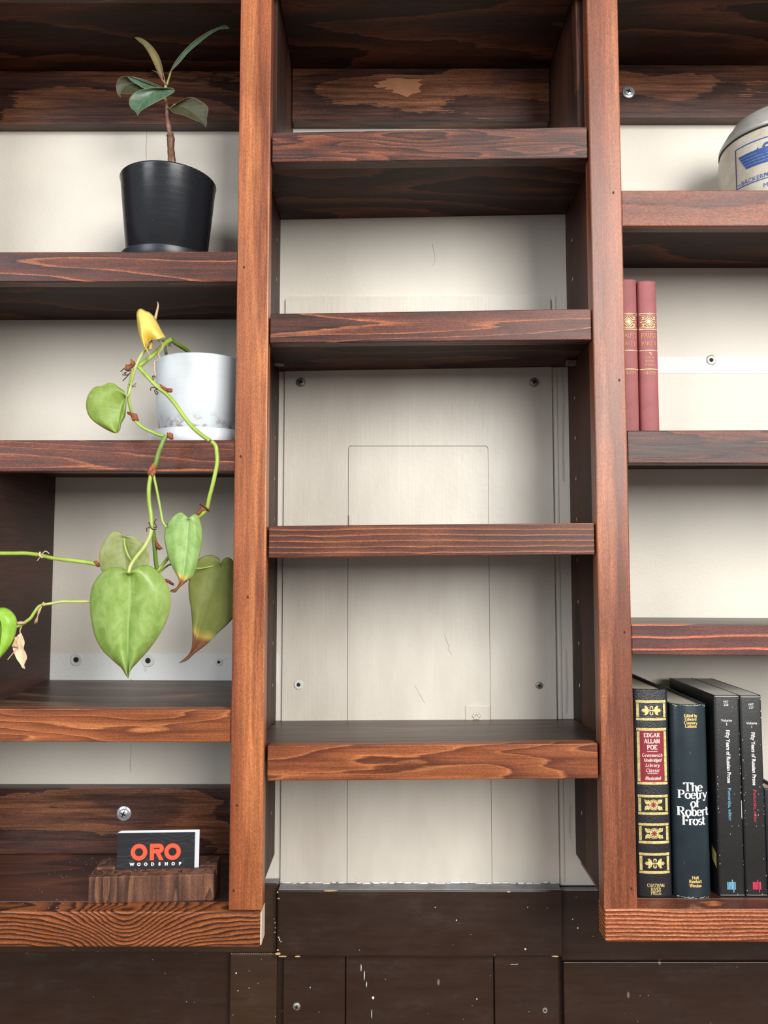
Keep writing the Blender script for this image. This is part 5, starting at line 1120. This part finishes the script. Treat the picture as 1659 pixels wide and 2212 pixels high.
# --- two Faust volumes on the right shelf
FY = 0.03; rz2 = r2[1](0.35)
KF = (FY - CAM.y) / F
vols = []
for i, (pa, pb, pt) in enumerate(((1336, 1379, 605), (1380, 1422, 608.5))):
    xm = (PX(pa, 770, FY) + PX(pb, 770, FY)) / 2; w = (pb - pa - .6) * KF; h = PZ(pt, FY) - rz2
    lab = 'faded rose cloth book with gold band, partly hidden behind the right upright' if i == 0 else 'faded rose cloth book with gold band, standing clear with both spine edges visible'
    r, sy = book('cloth_book', lab, xm, FY, rz2, w, h, .125, M_RED, M_PAGE, .0035)
    zf = lambda py: PZ(py, FY) - rz2
    fy = lambda x, sy=sy: sy(x) - .0002
    hw_ = w / 2 * .97
    q = []
    for py, t in ((679, 1.3), (682.5, .7), (709.5, .7), (713, 1.3), (758.5, 1.2), (799, 1.4)): q += quads(-hw_, hw_, zf(py) - t * KF / 2, zf(py) + t * KF / 2, 8)
    c_ = zf(697)
    dm = lambda a: [(0, c_ + a * KF), (a * KF, c_), (0, c_ - a * KF), (-a * KF, c_)]
    for s in range(4):
        A0, A1 = dm(9), dm(7)
        q.append([A0[s], A0[(s + 1) % 4], A1[(s + 1) % 4], A1[s]])
    q.append(dm(5.0))
    for s in (-1, 1):
        for t in (-1, 1):
            q += annulus(s * 14 * KF, c_ + t * 14 * KF, 9 * KF, 10.4 * KF, 180 if s > 0 else 270 if t > 0 else 0, 0, 1) if False else []
            q.append([(s * 6 * KF, c_ + t * 12 * KF), (s * 16 * KF, c_ + t * 11 * KF), (s * 12 * KF, c_ + t * 8 * KF)]); q.append([(s * 12 * KF, c_ + t * 9 * KF), (s * 15.5 * KF, c_ + t * 4 * KF), (s * 9 * KF, c_ + t * 5 * KF)])
            q.append([(s * 2 * KF, c_ + t * 12 * KF), (s * 10 * KF, c_ + t * 4.2 * KF), (s * 9 * KF, c_ + t * 3.4 * KF), (s * 1 * KF, c_ + t * 11.4 * KF)])
        q.append([(s * 9 * KF, c_ + .5 * KF), (s * 18 * KF, c_ + .6 * KF), (s * 18 * KF, c_ - .6 * KF), (s * 9 * KF, c_ - .5 * KF)])
    flat(q, M_GOLD, r, fy, 'gold_band')
    serif_text('FAUST', 0, zf(726.5), 9.5 * KF, M_GOLDF, r, fy, .13, .07, .88, track=.0)
    serif_text('PART ' + ('II' if i else 'I'), -1 * KF, zf(744), 8.2 * KF, M_GOLDF, r, fy, .13, .07, .84, track=.0)
    if i:
        for py, s in ((774.5, 'GOETHE'), (782, 'BENDER'), (790, 'TWADDELL')):
            text(s, 0, zf(py), 4 * KF, M_GOLDF, r, fy, sx=.95)
        q = [disc(1 * KF, zf(764), 3.4 * KF, 7, 1.5 * KF), disc(3 * KF, zf(767), 3 * KF, 6, 1.2 * KF)]
        flat(q, M_GOLDF, r, fy, 'gold_emblem')
    serif_text('HEATH', 0 if i else 0, zf(807), 6.8 * KF, M_GOLDF, r, fy, .13, .07, .84)

# ------------------------------------------------------------ coffee tin
tz = r1[1](0.4); tY = 0.095; k = (tY - CAM.y) / F
tx = PX(1681, 350, tY); TR = 0.0725
TIN = root('metal_tin', 'weathered cream metal tin with blue print and a grey domed lid', 'tin', (tx, tY, tz))
b = NB('weathered_cream_enamel'); c = b.obj(); n = b.noise(c, 45, 5, .65); n2 = b.noise(c, 300, 2, .6)
col = b.mix(b.fr(n, .35, .7), lin((192, 180, 160)), lin((214, 208, 194))); col = b.mix(b.fr(n2, .68, .72, 0, .6), col, lin((120, 104, 84)))
b.set(Base_Color=col, Roughness=.42, Metallic=.05); b.bump(n, .05, .001); M_TIN = b.m
M_TINLID = simple('dull_metal_lid', (182, 180, 172), .36, .25, var=.15, vs=60)
z1 = PZ(352, tY) - tz; z2 = PZ(318, tY) - tz
bm = bmesh.new(); lathe_bm(bm, [(TR - .001, 0), (TR, .002), (TR, z1 * .6), (TR, z1), (TR - .0008, z1 + (z2 - z1) * .45), (TR - .003, z2 - .002), (TR - .006, z2 + .001)], 96)
frombm('body', bm, M_TIN, TIN, True)
bm = bmesh.new(); zl3 = lambda py: PZ(py, tY) - tz
lathe_bm(bm, [(TR - .004, z2 - .003), (TR - .0015, z2 - .002), (TR - .0010, z2 + .002), (TR - .003, z2 + .006), (TR - .010, zl3(290)), (TR - .013, zl3(286)), (TR - .0185, zl3(272)), (TR - .028, zl3(262)), (TR - .045, zl3(256)), (.001, zl3(254))], 96, capb=True)
frombm('lid', bm, M_TINLID, TIN, True)
bm = bmesh.new(); lathe_bm(bm, [(TR - .0022, z2 - .0045), (TR - .0008, z2 - .0035), (TR - .0022, z2 - .0020)], 96, capb=False); frombm('rim_shadow_gap', bm, M_HOLE, TIN, True); bpy.data.objects['rim_shadow_gap'].name = 'lid_seam_shadow'  # dark ring standing in for the shade in the gap under the lid
M_BP = simple('cobalt_blue_print', (52, 84, 150), .45, var=.08)
M_BPD = simple('dark_violet_print', (52, 38, 100), .45, var=.08)
def oncyl(polys, mat, name, lift=.0003):
    """polys in (arc length from the centre line, height)"""
    bm = bmesh.new()
    for pts in polys:
        vs = [bm.verts.new(((TR + lift) * math.sin(s / TR), -(TR + lift) * math.cos(s / TR), z)) for s, z in pts]
        try: bm.faces.new(vs)
        except ValueError: pass
    me = bpy.data.meshes.new(name); bm.to_mesh(me); bm.free(); return link(name, me, mat, TIN)
def strip(s0, z0, s1, z1_, w, n=10):
    o = []
    for i in range(n):
        a, b_ = i / n, (i + 1) / n
        p = (s0 + (s1 - s0) * a, z0 + (z1_ - z0) * a); q = (s0 + (s1 - s0) * b_, z0 + (z1_ - z0) * b_)
        if abs(s1 - s0) > abs(z1_ - z0): o.append([(p[0], p[1] - w), (q[0], q[1] - w), (q[0], q[1] + w), (p[0], p[1] + w)])
        else: o.append([(p[0] - w, p[1]), (p[0] + w, p[1]), (q[0] + w, q[1]), (q[0] - w, q[1])])
    return o
def onpix(px, py):
    """tin surface (s, z) seen at a pixel"""
    d = (P(px, py, 0) - CAM).normalized(); o = CAM - Vector((tx, tY, tz)); a = d.x ** 2 + d.y ** 2; b_ = 2 * (o.x * d.x + o.y * d.y); c_ = o.x ** 2 + o.y ** 2 - TR ** 2
    D = b_ * b_ - 4 * a * c_
    if D < 0: return None
    t = (-b_ - math.sqrt(D)) / (2 * a); q = o + d * t
    return (math.atan2(q.x, -q.y) * TR, q.z)
def TP(x, y): return onpix(1540 + x * 0.08592, 230 + y * 0.08592)
sL, zF1 = TP(575, 1110); _, zB = TP(600, 2080); sB = (TP(600, 2080)[0] + sL) / 2
sL = sB
zBb = zB - .001
oncyl(strip(sL, zBb, sL, zF1, .0007, 2), M_BPD, 'print_frame_side'); oncyl(strip(.06, zBb, .06, zF1, .0007, 2), M_BPD, 'print_frame_side')
oncyl(strip(sL, zF1, .06, zF1, .0006, 40), M_BP, 'print_frame_top'); oncyl(strip(sL, zBb, .06, zBb, .0006, 40), M_BP, 'print_frame_base')
# wing stripes
s0, z0 = TP(640, 1300); s1, z1w = TP(850, 1590); sE = .012
q = []
nst = 5; H5 = (z0 - z1w)
for i in range(nst):
    za = z0 - H5 * i / nst; zb_ = z0 - H5 * (i + .86) / nst
    sa = s0 + (s1 - s0) * i / nst; sb = s0 + (s1 - s0) * (i + .86) / nst; n = 12
    se = -0.0085 + .001 * i
    for j in range(n):
        a, b2 = j / n, (j + 1) / n
        q.append([(sa + (se - sa) * a, za), (sb + (se - sb) * a, zb_), (sb + (se - sb) * b2, zb_), (sa + (se - sa) * b2, za)])
oncyl(q, M_BP, 'printed_wing')
# bird-like head/shoulder emblem at the frame edge
pts = [TP(*p) for p in [(1060, 1095), (1100, 1085), (1125, 1020), (1150, 1060), (1230, 1085), (1330, 1060)]]
ptb = [TP(*p) for p in [(1340, 1400), (1330, 1250), (1260, 1185), (1170, 1175), (1110, 1150)]]
e = [p for p in pts + [(0.0, pts[-1][1] + .001), (0.004, ptb[0][1])] + ptb if p]
oncyl([e], M_BP, 'printed_emblem')
e2 = annulus(TP(1340, 990)[0] + .001, TP(1340, 990)[1], .0022, .0052, 20, 190, 12); oncyl(e2, M_BP, 'printed_emblem')
def tintext(s, px, py, hpx, mat):
    cu = bpy.data.curves.new('t', 'FONT'); cu.body = s; cu.size = hpx * k / .73; cu.resolution_u = 3
    t = bpy.data.objects.new('tmp', cu); COL.objects.link(t); bpy.context.view_layer.update()
    me = bpy.data.meshes.new_from_object(t.evaluated_get(bpy.context.evaluated_depsgraph_get())); bpy.data.objects.remove(t)
    s0, z0 = onpix(px, py)
    for v in me.vertices:
        s_ = s0 + v.co.x; v.co = ((TR + .0004) * math.sin(s_ / TR), -(TR + .0004) * math.cos(s_ / TR), z0 + v.co.y)
    me.name = 'lettering'; me.materials.clear(); link('lettering', me, mat, TIN)
tintext('v.BÄCKERMEISTER', 1594.5, 406, 9.5, M_BP)
tintext('M', 1649, 405, 9.5, M_BP)
tintext('V', 1653, 381, 8.5, M_BP)

# ------------------------------------------------------------ card holder and cards
ang = math.radians(-3.2)
fl_ = P(190, 1951, 0.018); wH = 0.1405; dH = 0.052; hH = 0.0315
def holder_frame():
    x0, y0 = PX(190, 1951, .018), .018
    return x0, y0
x0, y0 = holder_frame(); a = math.atan2(.009, wH)
CH = root('card_holder', 'walnut block card holder with a slot, on the bottom left ledge', 'card holder', (x0, y0, LZ_L)); CH.rotation_euler = (0, 0, a)
sl0, sl1 = .0165, .0225; sdep = .0105
bm = bmesh.new()
prof = [(0, 0), (dH, 0), (dH, hH), (sl1, hH), (sl1, hH - sdep), (sl0, hH - sdep), (sl0, hH), (.0, hH - .002)]
A_ = [bm.verts.new((0, y, z)) for y, z in prof]; B_ = [bm.verts.new((wH, y, z)) for y, z in prof]
bm.faces.new(A_); bm.faces.new(B_[::-1])
for i in range(8): bm.faces.new((A_[i], A_[(i + 1) % 8], B_[(i + 1) % 8], B_[i]))
o = frombm('block', bm, M_WALNUT, CH); bev(o, .001)
bm = bmesh.new()
M_CARDW = simple('white_card_edge', (226, 228, 234), .5, var=.02)
b = NB('black_woodgrain_card'); c = b.obj(); n = b.noise(b.vmul(c, (9, 1, 40)), 1, 2, .4); f = b.math('FRACT', b.math('MULTIPLY', n, 16))
b.set(Base_Color=b.mix(b.fr(f, .0, .25), lin((58, 59, 63)), lin((38, 39, 43))), Roughness=.38); M_CARD = b.m
M_ORANGE = simple('orange_print', (236, 92, 62), .45, var=.02); M_ORED = simple('dark_red_outline', (110, 34, 26), .45, var=.02)
cw, chh = .0889, .0508; off = Vector((.0262, 0, hH - sdep + .0002))
for i in range(6):
    dx = (0, .0006, .0014, .0022, .0030, .0044)[i]
    yy = sl0 + .0004 + i * .00085
    lab = ('black business card with orange and white lettering, front of the stack' if i == 0 else 'white edged black business card stacked behind the front printed card')
    r = root('business_card', lab, 'card', (0, 0, 0), 'business cards in the walnut holder' if i else None)
    M4 = Matrix.Translation(CH.location) @ Matrix.Rotation(a, 4, 'Z') @ Matrix.Translation(off + Vector((dx, yy, 0.0))) @ Matrix.Rotation(math.radians(.4), 4, 'Y') @ Matrix.Rotation(math.radians(-.0), 4, 'X')
    r.matrix_world = M4
    ch2 = chh + (0, .0006, .001, .0012, .0014, .0012)[i]
    v = [(0, 0, 0), (cw, 0, 0), (cw, .0006, 0), (0, .0006, 0), (0, 0, ch2), (cw, 0, ch2), (cw, .0006, ch2), (0, .0006, ch2)]
    hexa('card', v, M_CARDW if i else M_CARD, r, 0)
    if i == 0:
        bx = hexa('card_edge', [(0.0, .00045, 0), (cw, .00045, 0), (cw, .0008, 0), (0, .0008, 0), (0, .00045, ch2 + .0002), (cw, .00045, ch2 + .0002), (cw, .0008, ch2 + .0002), (0, .0008, ch2 + .0002)], M_CARDW, r, 0)
        kk = cw / 163.0
        fy = lambda x: -.0002
        def U(px, py): return ((px - 237) * kk, chh - (py - 1806) * kk * 1.0 + ((px - 237) / 163) * 0.0)
        def O_(cx, cz, R, r_, ol=0.0):
            return annulus(cx, cz, r_ - ol, R + ol, 0, 360, 36)
        zc = chh - 40 * kk
        R_, r_in = 17.2 * kk, 8.6 * kk
        def letR(cx, g=0.0):
            q = []; L = cx - 14 * kk; top = zc + 17 * kk; bot = zc - 17 * kk
            q.append([(L - g, bot - g), (L + 8.5 * kk + g, bot - g), (L + 8.5 * kk + g, top + g), (L - g, top + g)])
            q.append([(L - g, top + g), (L + 20 * kk, top + g), (L + 20 * kk, top - 8.4 * kk - g), (L - g, top - 8.4 * kk - g)])
            q.append([(L - g, zc + 5.6 * kk + g), (L + 20 * kk, zc + 5.6 * kk + g), (L + 20 * kk, zc - 2.8 * kk - g), (L - g, zc - 2.8 * kk - g)])
            q += annulus(L + 19 * kk, zc + 7.1 * kk, 1.5 * kk - g, 9.9 * kk + g, 90, -90, 14)
            q.append([(L + 12 * kk - g, zc - 2 * kk), (L + 21 * kk + g, zc - 2 * kk), (L + 29 * kk + g, bot - g), (L + 20 * kk - g, bot - g)])
            return q
        ol = .9 * kk
        c1x, c2x, c3x = 46 * kk, 83 * kk, 116.5 * kk
        flat(O_(c1x, zc, R_, r_in, ol) + O_(c3x, zc, R_, r_in, ol) + letR(c2x, ol), M_ORED, r, lambda x: -.00012, 'lettering_outline')
        flat(O_(c1x, zc, R_, r_in) + O_(c3x, zc, R_, r_in) + letR(c2x), M_ORANGE, r, lambda x: -.0002, 'lettering')
        t = text('WOODSHOP', 82 * kk, chh - 65.5 * kk, 6.6 * kk, M_WHT, r, -.0002, bold=.0002, space=1.0)
        # letter-space to full width
        bpy.data.objects.remove(t)
        for j, ch in enumerate('WOODSHOP'):
            text(ch, (32 + j * 14.4) * kk, chh - 65.5 * kk, 6.4 * kk, M_WHT, r, -.0002, bold=.00028)
